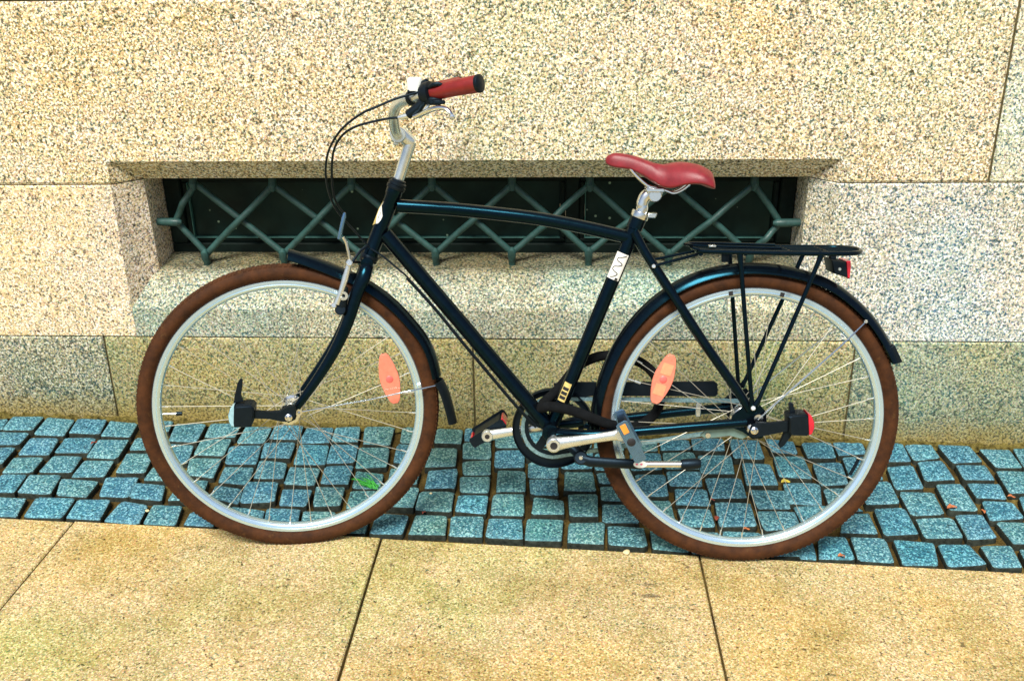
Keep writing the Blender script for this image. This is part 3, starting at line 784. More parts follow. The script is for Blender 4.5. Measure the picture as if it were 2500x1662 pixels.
# ---- cranks, chain, pedals
ca_n, ca_f = P(1352, 1084, .088), None
def crank(x0, y0, x1, y1, w0, w1, mir=False):
    a, b = FB.loc(x0, y0, w0); c, d = FB.loc(x1, y1, w1)
    p0, p1 = FB(a, b, w0), FB(c, d, w1); t = (p1-p0); n = t.cross(FB.w).normalized()
    prof = [(0, .0165, .0100), (.06, .0165, .0105), (.12, .0150, .0100), (.3, .0128, .0085), (.6, .0110, .0072), (.88, .0115, .0070), (.95, .0135, .0075), (1.0, .0140, .0075)]
    return tube([p0+t*q[0] for q in prof], [(q[1], q[2]) for q in prof], 18, True, n), p0, p1
(c1, k0, k1) = crank(1352, 1084, 1517, 1060, .078, .088)
cn = FB.loc(1352, 1084, .078)
cb = cyl(k0-FB.w*.012, k0+FB.w*.012, .0170, 24, .003)
ce = cyl(k1-FB.w*.009, k1+FB.w*.008, .0145, 24, .002)
ck = build('crank_arm', join(c1, cb, ce), M['alloy'], bike)
build('crank_bolt', join(lathe(k0+FB.w*.0119, FB.w, [(0, .0005), (.0055, .0005), (.0085, .0010), (.0085, 0)], 18)), M['black'], ck)
kf0 = FB(cn[0], cn[1], -.066); kf1 = P(1190, 1063, -.072)
t = kf1-kf0; n_ = t.cross(FB.w).normalized()
kf = build('crank_arm', join(tube([kf0+t*q for q in (0, .1, .3, .6, .9, 1)], [(.016, .009), (.015, .009), (.0125, .008), (.0115, .0075), (.013, .0075), (.0135, .0075)], 16, True, n_), cyl(kf1-FB.w*.009, kf1+FB.w*.009, .0145, 22, .002), cyl(kf0-FB.w*.012, kf0+FB.w*.012, .017, 22, .002)), M['alloy'], bike)
build('axle_socket', lathe(kf1+FB.w*.0092, FB.w, [(0, 0), (.0062, 0), (.0062, -.001)], 16), M['black'], kf)
build('axle', cyl(kf0, k0, .0085, 14), M['alloy'], frame)
def pedal(p, d, w0, sgn, cm='bluesteel', rm='orange'):
    """d: direction of the tread in the bike plane; body runs out along w"""
    d = d.normalized(); n = d.cross(FB.w).normalized(); o = FB.w*sgn
    c = p+o*w0
    body = join(box(c+o*.045, d*.040, n*.009, o*.040, .003), cyl(p+o*.002, c+o*.080, .008, 14, .002))
    e = build('pedal', body, M['plastic'], bike)
    for q in (.004, .088):      # cage plates
        ol = [c+o*q+d*a+n*b for a, b in ((-.050, -.008), (-.046, -.0135), (.046, -.0135), (.050, -.008), (.050, .008), (.046, .0135), (-.046, .0135), (-.050, .008))]
        build('cage', prism(ol, o, .003, .0006), M[cm], e)
    build('axle_cap', lathe(c+o*.0912, o, [(0, .001), (.008, .001), (.0095, 0)], 18), M['black'], e)
    for s in ((-1, 1) if rm == 'redlens' else ()):
        build('reflector', box(c+o*.045+d*.0465*s, d*.003, n*.009, o*.026, .001), M[rm], e)
    if rm == 'orange': build('reflector', box(c+o*.0918-d*.033, d*.011, n*.0065, o*.001, .0004), M['orange'], e)
    return e
pn = k1
dn = P(1566, 1124, .18)-P(1518, 1032, .18)
pedal(P(1541, 1078, .180)-FB.w*.088, dn, 0, 1)
build('pedal_spindle', cyl(k1, k1.lerp(P(1541, 1078, .110), .9), .006, 10), M['alloy'], ck)
df = P(1219, 1020, -.12)-P(1172, 1050, -.12)
pedal(kf1-FB.w*.012, V(df), 0.0, -1, 'plastic', 'redlens')
# chainring (far side)
CW = -.046
cc = FB(cn[0], cn[1], CW)
ring = []
tz = 44
def spur(c, r0, r1, w, teeth, th=.0018):
    vs, fs = [], []; n = teeth*4
    for i in range(n):
        a = 2*pi*i/n; ro = r1 if i % 4 in (0, 1) else r1-.004
        for r, o in ((r0, -th), (ro, -th), (ro, th), (r0, th)): vs.append(c+FB.u*(cos(a)*r)+FB.v*(sin(a)*r)+FB.w*o)
    for i in range(n):
        j = (i+1) % n
        for k in range(4): fs.append([i*4+k, j*4+k, j*4+(k+1) % 4, i*4+(k+1) % 4])
    return vs, fs
sp_ = []
for i in range(5):
    a = radians(20+72*i); d = FB.u*cos(a)+FB.v*sin(a); nn = FB.w.cross(d)
    ol = [cc+d*.012-nn*.012, cc+d*.070-nn*.009, cc+d*.070+nn*.009, cc+d*.012+nn*.012]; sp_.append(prism([q-FB.w*.0025 for q in ol], FB.w, .005, .001))
chr_ = build('chainring', join(spur(cc, .060, .0755, 0, 42), lathe(cc-FB.w*.006, FB.w, [(0, 0), (.022, 0), (.024, .006), (.018, .014), (0, .014)], 24), *sp_), M['plastic'], bike)
# chainguard: disc rim with a long arm above the chain
g_ = lathe(cc, FB.w, [(.0815, -.006), (.0975, -.006), (.0990, -.002), (.0990, .012), (.0975, .014), (.0965, .010), (.0965, -.001), (.0815, -.001)], 56, True)
cgx0, cgy0 = FB.loc(1385, 950, CW); cgx1, cgy1 = FB.loc(1750, 947, CW)
arm = [FB(*FB.loc(x, y, CW), CW-.006) for x, y in ((1352, 936), (1400, 933), (1600, 933), (1744, 931), (1751, 936), (1752, 962), (1746, 967), (1600, 966), (1440, 966), (1400, 972), (1352, 976))]
build('chain_guard', join(g_, prism(arm, FB.w, .009, .0015)), M['plastic'], bike)
# chain
rc = .0208; RC = .0735
rcx, rcy = 0.0, 0.0
def chain_path():
    a0, b0 = cn; pts = []
    for i in range(31): t_ = radians(86+188*i/30); pts.append((a0+RC*cos(t_), b0+RC*sin(t_)))
    lx, ly = FB.loc(1345, 1118, CW)
    for i in range(31): t_ = radians(-86+176*i/30); pts.append((.0+rc*1.6*cos(t_), rc*1.6*sin(t_)))
    pts.append(pts[0]); return pts
cp = chain_path(); seg = []; acc = 0; link = .0127; links = []
for (a, b) in zip(cp, cp[1:]):
    d = V((b[0]-a[0], b[1]-a[1])); Ls = d.length; pos = -acc
    while pos+link <= Ls: pos += link; q = V(a)+d*(pos/Ls); links.append((q, d.normalized()))
    acc = Ls-pos
parts = []
for i, (q, d) in enumerate(links):
    t_ = FB.u*d.x+FB.v*d.y; c = FB(q.x, q.y, CW); hw = .0042 if i % 2 else .0030; n2 = t_.cross(FB.w)
    parts.append(box(c+FB.w*hw, t_*.0088, n2*.0042, FB.w*.0006)); parts.append(box(c-FB.w*hw, t_*.0088, n2*.0042, FB.w*.0006)); parts.append(cyl(c-FB.w*.004, c+FB.w*.004, .0036, 6))
tag(build('chain', join(*parts), plain('chain_steel', (.20, .34, .38), .4, metal=.5, var=.4, sc=200), bike), kind='stuff')
build('sprocket', join(spur(FB(0, 0, CW), .014, .0355, 0, 20)), M['plastic'], bike)
# ---- kickstand, folded up
kp = [P(1418, 1119, .052), P(1440, 1126, .056), P(1500, 1130, .060), P(1566, 1133, .062)]
ks = build('kickstand', join(tube(kp, [(.0125, .009), (.013, .009), (.012, .008), (.012, .008)], 14, True, FB.v), cyl(P(1418, 1117, .030), P(1418, 1117, .060), .0165, 20, .003), tube([BB-FB.v*.01+FB.u*.02, P(1418, 1112, .035)], [(.010, .016), (.012, .014)], 12)), M['plastic'], bike)
build('leg', tube([P(1560, 1133, .062), P(1668, 1133, .062)], .0078, 16), M['chrome'], ks)
build('foot', tube([P(1662, 1133, .062), P(1668, 1133, .062), P(1702, 1131, .062), P(1710, 1131, .062)], [.0105, .0125, .0125, .010], 16), M['plastic'], ks)
build('bolt', lathe(P(1418, 1117, .060), FB.w, [(0, .003), (.004, .003), (.0055, 0)], 14), M['alloy'], ks)
def disc_oval(c, d, n, a, b, th, K=24):
    return prism([c+d*(a*cos(2*pi*k/K))+FB.w.cross(d)*(b*sin(2*pi*k/K)) for k in range(K)], n, th, .0002)
lg = build('badge', disc_oval(P(1563, 1133, .0700), FB.u, FB.w, .0155, .0085, .0012), M['white'], ks)
for x in (1555, 1566): build('print_mark', disc_oval(P(x, 1133, .0714), FB.u, FB.w, .0030, .0022, .0004, 8), M['pinkprint'], lg)
# ---- brake arm of the rear hub
ba = [P(x, y, .0535) for x, y in ((1832, 1042), (1832, 1062), (1812, 1071), (1782, 1063), (1722, 1070), (1709, 1062), (1722, 1050), (1780, 1046))]
bar_ = build('brake_arm', prism([q-FB.w*.003 for q in ba], FB.w, .004, .001), plain('arm_grey', (.16, .26, .24), .45, metal=.4), bike)
build('bolt', lathe(P(1728, 1062, .0545), FB.w, [(0, .004), (.006, .004), (.0075, 0)], 14), M['chrome'], bar_)
build('strap', join(box(P(1703, 996, -.058), FB.u*.006, FB.v*.018, FB.w*.014, .002)), M['alloy'], frame)
# ---- rear rack
RW = .062
rk = build('rear_rack', join(tube([FB.px(x, y, 0)+FB.w*w for x, y, w in cat([(1694, 603, RW), (1720, 606, RW), (1900, 610, RW), (2000, 611, RW), (2060, 611, RW*.95), (2088, 610, RW*.55), (2094, 609, 0), (2088, 610, -RW*.55), (2060, 611, -RW*.95), (2000, 611, -RW), (1900, 610, -RW), (1720, 606, -RW), (1694, 603, -RW)], 4)], .0052, 10)), M['paint'], bike)
for w in (-.036, -.012, .012, .036): build('rail', tube([FB.px(x, y, 0)+FB.w*w for x, y in cat([(1684, 600), (1720, 606), (1900, 610), (2050, 611), (2084 if abs(w) > .02 else 2090, 610)], 3)], .0036, 8), M['paint'], rk)
for x in (1700, 1806, 1920, 2006): build('crossbar', tube([FB.px(x, 612, 0)+FB.w*w for w in (-RW, RW)], .0045, 8), M['paint'], rk)
build('spring_clip', join(tube([FB.px(x, y, 0)+FB.w*w for x, y, w in ((1900, 602, .03), (1760, 598, .03), (1690, 596, .02), (1672, 596, 0), (1690, 596, -.02), (1760, 598, -.03), (1900, 602, -.03))], .0034, 8)), M['paint'], rk)
build('clip_plate', box(P(1738, 600, .03), FB.u*.008, FB.w*.010, FB.v*.002, .001), M['alloy'], rk)
for s in (False, True):
    sg = -1 if s else 1
    build('leg', tube([P(1806, 614, RW, s), P(1810, 660, RW, s), P(1820, 790, .066, s), P(1835, 975, .0735, s), P(1837, 995, .0735, s)], [(.0075, .0040), .0052, .0050, .0050, (.0080, .0035)], 12, True, FB.u), M['paint'], rk)
    build('leg', tube([P(2008, 615, RW, s), P(1998, 640, RW, s), P(1960, 730, .066, s), P(1855, 970, .0760, s), P(1845, 990, .0780, s)], [(.0075, .0040), .0052, .0050, .0050, (.0080, .0035)], 12, True, FB.u), M['paint'], rk)
    build('bolt', cyl(P(1839, 996, .072, s), P(1839, 996, .084, s), .0055, 12, .001), M['alloy'], rk)
    build('strut', tube([P(1597, 650, .044, s), P(1612, 645, .044, s), P(1700, 622, .030, s), P(1706, 616, .030, s)], .0036, 8), M['paint'], rk)
build('fender_bracket', tube([P(1771, 614), P(1771, 640)], [(.009, .003), (.009, .003)], 8), M['plastic'], rk)
# tail light
tl = [P(x, y, .030) for x, y in ((2030, 634), (2067, 640), (2071, 678), (2036, 668))]
tlo = build('tail_light', join(prism([q-FB.w*.060 for q in tl], FB.w, .060, .003), box(P(2032, 636, 0), FB.u*.006, FB.w*.010, FB.v*.014, .002)), M['plastic'], bike)
rl_ = [P(x, y, .028) for x, y in ((2067, 638), (2078, 637), (2079, 650), (2075, 681), (2069, 680))]
build('lens', prism([q-FB.w*.056 for q in rl_], FB.w, .056, .003), M['redlens'], tlo)
build('bolt', lathe(P(2050, 657, .0302), FB.w, [(0, .002), (.003, .002), (.004, 0)], 10), M['alloy'], tlo)
# ---- fenders: thin curved channels
def fender(F, prof, hw=.0255, th=.0016, depth=.012):
    vs, fs = [], []; cs_ = [(-1, -1.0), (-.88, -.62), (-.6, -.25), (-.3, -.06), (0, 0), (.3, -.06), (.6, -.25), (.88, -.62), (1, -1.0)]
    pr = cat(prof, 5); n = len(cs_)
    for r, a in pr:
        for o in (0, -th):
            for w, d in cs_: vs.append(F.pol(r+o+d*depth, a, w*(hw+(o*.6))))
    m = 2*n
    for i in range(len(pr)-1):
        for k in range(n-1):
            fs.append([i*m+k, i*m+k+1, (i+1)*m+k+1, (i+1)*m+k]); fs.append([i*m+n+k, (i+1)*m+n+k, (i+1)*m+n+k+1, i*m+n+k+1])
        fs.append([i*m, (i+1)*m, (i+1)*m+n, i*m+n]); fs.append([i*m+n-1, i*m+2*n-1, (i+1)*m+2*n-1, (i+1)*m+n-1])
    for i in (0, len(pr)-1):
        for k in range(n-1): fs.append([i*m+k, i*m+n+k, i*m+n+k+1, i*m+k+1])
    return vs, fs
rfn = [(.364, 186), (.362, 176), (.360, 163), (.362, 148), (.368, 130), (.372, 113), (.371, 96), (.370, 80), (.374, 64), (.372, 52), (.371, 42), (.370, 34), (.3715, 25)]
rf = build('fender', fender(FB, rfn, .0275, .0016, .021), M['paint'], bike)
build('mud_flap', prism([FB.pol(r, a, -.020) for r, a in ((.352, 24.5), (.372, 24.2), (.371, 31), (.355, 31))], FB.w, .040, .001), M['plastic'], rf)
build('stay', tube([P(1850, 1024, .074), P(2060, 838, .055), P(2112, 787, .030)], .0019, 8), M['chrome'], rf)
build('stay', tube([P(1850, 1024, .074, True), P(2060, 838, .055, True), P(2112, 787, .030, True)], .0019, 8), M['chrome'], rf)
build('bolt', lathe(P(2114, 785, .030), FB.w, [(0, .003), (.003, .003), (.0045, 0)], 10), M['alloy'], rf)
build('eyelet', join(lathe(P(1851, 1021, .068), FB.w, [(.0045, 0), (.0105, 0), (.0105, .005), (.0045, .005)], 20, True)), M['chrome'], rf)
ffn = [FK.loc(x, y, 0) for x, y in ((705, 607), (757, 623), (808, 642), (843, 657), (903, 687), (961, 727), (1009, 775), (1046, 822), (1066, 868), (1076, 914))]
ffn = [(max(.3655, sqrt(a*a+b*b)), math.degrees(atan2(b, a))) for a, b in ffn]
ff = build('fender', fender(FK, ffn, .0270, .0016, .021), M['paint'], bike)
mf = [FK.loc(x, y, 0) for x, y in ((1078, 925), (1092, 953), (1103, 990), (1112, 1029))]
build('mud_flap', fender(FK, [(sqrt(a*a+b*b)+.004, math.degrees(atan2(b, a))) for a, b in mf], .027, .0025, .020), M['plastic'], ff)
build('stay', tube([S(728, 1006, .058), S(900, 976, .045), S(1062, 941, .024), S(1070, 939, .010)], .0019, 8), M['chrome'], ff)
build('eyelet', lathe(S(730, 1005, .056), FK.w, [(.0035, 0), (.0080, 0), (.0080, .005), (.0035, .005)], 18, True), M['chrome'], ff)
# ---- fork
crown = S(897, 637, 0)
fk = [(897, 637, .006), (893, 655, .030), (886, 680, .042), (871, 714, .046), (857, 762, .048), (837, 815, .049), (810, 868, .050), (780, 916, .051), (748, 962, .052), (726, 992, .052), (712, 1010, .052)]
fork = build('fork', join(cyl(S(902, 622), crown, .0165, 18), lathe(crown, FK.w, [(0, -.036), (.014, -.034), (.017, -.02), (.018, 0), (.017, .02), (.014, .034), (0, .036)], 18)), M['paint'], bike)
for s in (False, True):
    bl = [S(x, y, w, s) for x, y, w in cat(fk, 3)]
    n = len(bl); rr = [((.0165-.0085*max(0, (i/n-.2))/.8) if i/n > .2 else .0165, (.0130-.0050*i/n)) for i in range(n)]
    build('fork_blade', tube(bl, rr, 16, True, FK.u), M['paint'], fork)
    e_ = FK(*FK.loc(709, 1012, .052), (-.052 if s else .052))
    sg = -1 if s else 1
    build('dropout', prism([S(x, y, .049, s) for x, y in ((724, 985), (731, 995), (722, 1022), (704, 1030), (694, 1016), (702, 1002))], FK.w*sg, .006, .001), M['plastic'], fork)
# ---- stem and bar
stem = build('stem', join(tube([S(968, 450), S(976, 430), S(1002, 346)], [.0125, .0125, .0135], 20), tube([S(x, y) for x, y in ((1003, 351), (1001, 347), (975, 324))], [.0135, .0150, .0170], 18),
    cyl(S(971, 329)-FK.w*.022, S(971, 329)+FK.w*.022, .0175, 24, .002), box(S(966, 343), FK.u*.006, FK.v*.010, FK.w*.012, .002)), M['alloy'], bike)
build('stem_bolt', cyl(S(966, 352, 0), S(968, 338, 0), .0035, 10), M['black'], stem)
hb = [(971, 329, 0), (970, 329, .025), (966, 320, .050), (962, 303, .075), (961, 286, .100), (963, 270, .128), (972, 255, .155), (988, 245, .180), (1007, 239, .200), (1027, 233, .218), (1048, 228, .234), (1110, 215, .266), (1170, 204, .298)]
hbl = [tuple(FK.loc(x, y, w))+(w,) for x, y, w in hb]
near = [FK(*q) for q in cat(hbl, 4)]; far = [FK(a, b, -w) for a, b, w in cat(hbl, 4)]
hbar = build('handlebar', tube(far[::-1][:-1]+near, .0112, 16), M['alloy'], bike)
for s in (False, True):
    pts = [S(x, y, w, s) for x, y, w in ((1052, 227, .236), (1060, 225.5, .240), (1115, 214, .269), (1165, 205, .2955), (1172, 204, .299))]
    g = build('grip', tube(pts, [.0148, .0155, .0160, .0168, .0160], 24), M['grip'], hbar)
    ax_ = (pts[-1]-pts[-2]).normalized()
    build('grip_cap', lathe(pts[-1]-ax_*.001, ax_, [(0, .005), (.012, .0045), (.0172, .002), (.0178, -.002), (.0165, -.006)], 24), M['plastic'], g)
    build('grip_collar', lathe(pts[0], (pts[1]-pts[0]), [(.0112, -.016), (.0205, -.016), (.0225, -.010), (.0225, .001), (.0160, .004), (.0112, .004)], 24), M['plastic'], hbar)
# brake lever and shifter (near hand)
q0, q1, q2 = S(1047, 229, .234), S(1022, 262, .228), S(996, 281, .222)
bl_ = build('brake_lever', join(lathe(S(1040, 230, .229), S(1060, 225, .240)-S(1040, 230, .229), [(.0112, -.008), (.0175, -.008), (.0175, .008), (.0112, .008)], 20), tube([q0, q0.lerp(q1, .6), q1, q2], [(.014, .010), (.012, .009), (.013, .010), (.012, .009)], 14, True, FK.w)), M['plastic'], hbar)
build('lever_blade', tube([S(x, y, w) for x, y, w in cat([(1012, 285, .232), (1025, 281, .240), (1042, 273, .255), (1060, 266, .268), (1080, 264, .278), (1096, 270, .286), (1105, 284, .290)], 3)], [(.0052, .0075)]*12+[(.0045, .0070)]*6+[.0045], 12, True, FK.v), M['chrome'], bl_)
build('lever_tip', lathe(S(1104, 285, .290)-FK.w*.006, FK.w, [(0, 0), (.0045, .001), (.0065, .006), (.0045, .011), (0, .012)], 14), M['chrome'], bl_)
build('lever_link', tube([S(1050, 252, .238), S(1034, 274, .242)], .0034, 8), M['alloy'], bl_)
build('cable_barrel', tube([S(995, 283, .222), S(983, 286, .220), S(972, 288, .218)], [.0062, .0055, .0040], 12), M['alloy'], bl_)
build('shift_band', tube([S(x, y, w) for x, y, w in ((1046, 214, .250), (1058, 207, .258), (1070, 205, .262), (1080, 208, .262))], [.003, .0045, .0045, .003], 10), M['plastic'], bl_)
build('shifter', join(box(S(1062, 247, .244), FK.u*.014, FK.v*.008, FK.w*.012, .004), box(S(1072, 250, .252), FK.u*.012, FK.v*.004, FK.w*.008, .002)), M['plastic'], hbar)
# bell
bc = S(1013, 206, .205)
bell = build('bell', lathe(bc-FK.v*.013, FK.v, [(0, 0), (.0155, 0), (.0160, .002), (.0160, .020), (.0145, .0245), (.010, .0265), (0, .027)], 28), M['bell'], hbar)
build('bell_bracket', join(box(S(1014, 224, .208), FK.u*.016, FK.v*.0035, FK.w*.008, .002), lathe(S(1006, 240, .199), S(1027, 233, .218)-S(1006, 240, .199), [(.0112, -.004), (.0150, -.004), (.0150, .004), (.0112, .004)], 20, False)), M['plastic'], bell)
build('bell_thumb', join(tube([S(1030, 213, .215), S(1034, 204, .218), S(1041, 199, .220), S(1046, 200, .220)], [.005, .006, .006, .004], 10), box(S(1036, 216, .216), FK.u*.006, FK.v*.005, FK.w*.005, .002)), M['plastic'], bell)
# cables
ca1 = [(1042, 222, .236), (1010, 229, .222), (962, 243, .212), (920, 261, .205), (893, 272, .20), (860, 293, .19), (832, 318, .18), (811, 349, .165), (799, 380, .15), (795, 411, .135), (797, 443, .115), (805, 477, .095), (818, 507, .075), (837, 533, .055), (859, 557, .042), (884, 585, .030), (905, 607, .024)]
build('cable', tube([S(*q) for q in cat(ca1, 4)], .0024, 8), M['plastic'], hbar)
ca2 = [(905, 607, .024), (935, 626, .022), (978, 662, .021), (994, 676, .020), (1063, 752, .019), (1126, 829, .019), (1200, 917, .018), (1262, 990, .018), (1310, 1040, .016)]
build('cable', join(tube([P(*q) for q in cat(ca2, 3)], .0023, 8), tube([P(x-2, y+3, w-.006) for x, y, w in cat(ca2[3:], 3)], .0023, 8)), M['plastic'], frame)
ca3 = [(972, 288, .218), (951, 289, .212), (908, 298, .20), (872, 308, .19), (847, 321, .18), (829, 339, .17), (816, 364, .155), (811, 392, .14), (810, 425, .12), (812, 456, .10), (817, 485, .085), (829, 508, .068), (839, 520, .062)]
build('cable', tube([S(*q) for q in cat(ca3, 4)], .0025, 8), M['plastic'], hbar)
# V brake
vb = build('brake', join(tube([S(852, 646, .054), S(843, 680, .056), S(830, 720, .058), S(822, 742, .058)], [(.0060, .005), (.0075, .005), (.0060, .006), (.0075, .006)], 12, True, FK.u), cyl(S(853, 642, .048), S(853, 642, .062), .0075, 12, .002), cyl(S(815, 746, .046), S(815, 746, .062), .0065, 12, .002)), M['alloy'], bike)
build('brake_arm', join(tube([S(852, 646, .054, True), S(843, 680, .056, True), S(830, 720, .058, True), S(822, 742, .058, True)], [(.0060, .005), (.0075, .005), (.0060, .006), (.0075, .006)], 12, True, FK.u)), M['alloy'], vb)
build('brake_post', join(tube([S(842, 700, .052), S(838, 722, .053), S(832, 752, .052)], [(.008, .006), (.011, .007), (.013, .007)], 14, True, FK.u), cyl(S(831, 756, .040), S(831, 756, .060), .0125, 16, .002)), M['plastic'], vb)
build('brake_shoe', join(lathe(S(838, 722, .0595), FK.w, [(.0045, 0), (.0105, 0), (.0105, .0015), (.0045, .0015)], 20, True), lathe(S(836, 728, .0595), FK.w, [(0, 0), (.0045, 0), (.0035, .004), (0, .004)], 12)), M['alloy'], vb)
build('cable_noodle', tube([S(*q) for q in ((841, 519, .062), (840, 528, .062), (828, 583, .058))], [.0030, .0048, .0044], 12), M['bluesteel'], vb)
build('cable_boot', tube([S(*q) for q in cat([(838, 580, .056), (845, 592, .054), (849, 608, .054), (853, 628, .054), (855, 640, .054)], 3)], .0034, 10), M['chrome'], vb)
build('cable_anchor', join(tube([S(860, 640, .054), S(880, 612, .045), S(896, 600, .035)], .003, 8), tube([S(855, 640, .050), S(880, 640, -.02), S(885, 636, -.05)], .0030, 8)), M['plastic'], vb)
# ---- wheels
def wheel(F, refl, refl_a, valve, zoff):
    wh = empty('wheel', F.c, bike); c = F.c
    prof = []
    for k in range(20):
        a = 2*pi*k/20; prof.append((.3305+.0195*cos(a)*(1 if cos(a) > 0 else .95), .0205*sin(a)))
    build('tyre', lathe(c, F.w, prof, 120, True), M['tyre'], wh, loc=c)
    tr = []
    for i in range(190):
        for s in (-1, 1):
            a = 360*i/190+(0 if s > 0 else .95)
            d = V(F.pol(1, a)-c); tt = F.w.cross(d); r0 = c+d*.3472+F.w*(.0085*s)
            tr.append(box(r0+d*.0003, (d*.0014), tt*.0036, (F.w*.0052*s-d*.0022)))
    tag(build('tread', join(*tr), M['tyre'], wh, smooth=0, loc=c), kind='stuff')
    build('rim', lathe(c, F.w, [(.3145, .0105), (.3128, .0120), (.3060, .0119), (.3048, .0106), (.3036, .0117), (.2990, .0105), (.2955, .0070), (.2945, .0), (.2955, -.0070), (.2990, -.0105), (.3036, -.0117), (.3048, -.0106), (.3060, -.0119), (.3128, -.0120), (.3145, -.0105)], 120, True), M['rim'], wh, loc=c)
    big = F is FB
    fr, fo, br = (.031, .030, .024) if big else (.025, .034, .015)
    hub = build('hub', lathe(c, F.w, [(0, -fo-.014), (.008, -fo-.014), (.010, -fo-.004), (fr*.7, -fo-.003), (fr, -fo-.002), (fr, -fo+.002), (fr*.75, -fo+.004), (br, -fo+.010), (br, fo-.010), (fr*.75, fo-.004), (fr, fo-.002), (fr, fo+.002), (fr*.7, fo+.003), (.010, fo+.004), (.008, fo+.014), (0, fo+.014)], 30), M['chrome'], wh)
    ht = .062 if not big else .074
    build('axle', cyl(c-F.w*ht, c+F.w*ht, .0048, 12, .001), M['alloy'], hub)
    for s in (-1, 1):
        build('axle_nut', lathe(c+F.w*s*(ht-.010), F.w*s, [(.0045, 0), (.0115, 0), (.0115, .002), (.0085, .002), (.0085, .0085), (.0065, .010), (0, .010)], 6 if False else 18), M['chrome'], hub)
    me_cache = []
    for i in range(36):
        s = 1 if i % 2 else -1; k = i//2; lead = 1 if k % 2 else -1
        ar = i*10+5+zoff; ah = ar+lead*(62 if not big else 60)
        p0 = F.pol(fr*.92, ah, s*(fo+(.002 if k % 2 else -.002))); p1 = F.pol(.2955, ar, s*.003)
        o = build('spoke', tube([p0, p1], .0008, 5, False), M['spoke'], wh)
        nip = F.pol(.284, ar, s*.0035)
        if i % 2: pass
    nn_ = [tube([F.pol(.2800, i*10+5+zoff, (1 if i % 2 else -1)*.0035), F.pol(.2935, i*10+5+zoff, (1 if i % 2 else -1)*.003)], .0019, 6) for i in range(36)]
    tag(build('nipple', join(*nn_), M['alloy'], wh), kind='stuff')
    # spoke reflector
    (x0, y0), (x1, y1), hw = refl
    a0, b0 = F.loc(x0, y0, .012); a1, b1 = F.loc(x1, y1, .012)
    p0, p1 = F(a0, b0, .012), F(a1, b1, .012); d = (p1-p0).normalized(); n = F.w.cross(d); cc_ = (p0+p1)/2; Lh = (p1-p0).length/2
    cx = cc_-c; n = n if n.dot(cx) > 0 else -n
    ol = []
    for t_, wv in ((-1, .25), (-.9, .50), (-.55, .80), (-.2, .98), (0, 1), (.2, .98), (.55, .80), (.9, .50), (1, .25)): ol.append((t_, wv))
    pts = [cc_+d*(t_*Lh)+n*(wv*hw*.9) for t_, wv in ol]+[cc_+d*(t_*Lh)-n*(wv*hw*.9) for t_, wv in ol[::-1]]
    r_ = build('reflector', prism([q-F.w*.004 for q in pts], F.w, .008, .0015), M['coral'], wh)
    build('boss', lathe(cc_+F.w*.0040, F.w, [(0, .0015), (.007, .0015), (.009, 0)], 18), plain('coral_boss', (.80, .14, .12), .4), r_)
    for t_ in ((-.42, .42) if big else ()): build('lens', prism([cc_+d*((t_+a)*Lh)+n*(b*hw*.62)+F.w*.0041 for a, b in ((-.22, -.8), (.22, -.8), (.22, .8), (-.22, .8))], F.w, .0008, .0003), M['coral2'], r_)
    vx, vy = valve; va, vb_ = F.loc(vx, vy, 0); ang_ = math.degrees(atan2(vb_, va))
    vo = build('valve', tube([F.pol(.294, ang_), F.pol(.275, ang_), F.pol(.2748, ang_), F.pol(.262, ang_)], [.0022, .0022, .0034, .0034], 10), M['alloy'], wh)
    if not big: build('valve_cap', tube([F.pol(.2625, ang_), F.pol(.250, ang_)], .0050, 12), M['plastic'], vo)
    return wh
w1 = wheel(FK, ((936, 864), (966, 984), .0255), 0, (415, 1010), 2)
w2 = wheel(FB, ((1641, 866), (1597, 984), .0255), 0, (1540, 927), -3)
for x, y in ((1784, 713), (1910, 719)):
    a, b = FB.loc(x, y, .0122); ag = math.degrees(atan2(b, a))
    build('rim_label', prism([FB.pol(r, ag+q, .0122) for r, q in ((.3010, -.9), (.3110, -.9), (.3110, .9), (.3010, .9))], FB.w, .0004), M['black'], w2)
a, b = FB.loc(2096, 1142, -.0); ag = math.degrees(atan2(b, a))
build('rim_label', prism([FB.pol(r, q, -.010) for r, q in ((.284, ag-5), (.291, ag-5), (.291, ag), (.291, ag+5), (.284, ag+5), (.284, ag))], FB.w, .003), M['plastic'], w2)
# ---- dynamo lights on the axles
def hublight(F, w, arm, hous, lens, lensm, fins, bolt):
    a = [F.px(x, y, w-.006) for x, y in arm]
    o = build('hub_light', join(prism([F.px(x, y, w-.030) for x, y in hous], F.w, .044, .004)), M['plastic'], bike)
    build('bracket', prism(a, F.w, .010, .002), M['plastic'], o)
    build('lens', prism([F.px(x, y, w-.028) for x, y in lens], F.w, .040, .003), M[lensm], o)
    for fpts in fins: build('fin', prism([F.px(x, y, w-.012) for x, y in fpts], F.w, .008, .0015), M['plastic'], o)
    build('bolt', lathe(F.px(*bolt, w+.004), F.w, [(0, .008), (.004, .008), (.0065, .005), (.0085, .004), (.0085, 0)], 16), M['chrome'], o)
hublight(FK, .078, [(620, 1000), (660, 1002), (684, 1000), (702, 990), (722, 986), (724, 1008), (716, 1022), (704, 1027), (688, 1026), (660, 1020), (620, 1018)],
         [(577, 980), (583, 976), (620, 975), (627, 982), (626, 1010), (620, 1027), (580, 1028), (576, 1020)], [(579, 974), (569, 984), (564, 1000), (566, 1016), (572, 1027), (579, 1028)], 'clear',
         [[(573, 968), (577, 950), (581, 932), (588, 922), (593, 926), (592, 944), (589, 962), (596, 978), (571, 982)]], (705, 1018))
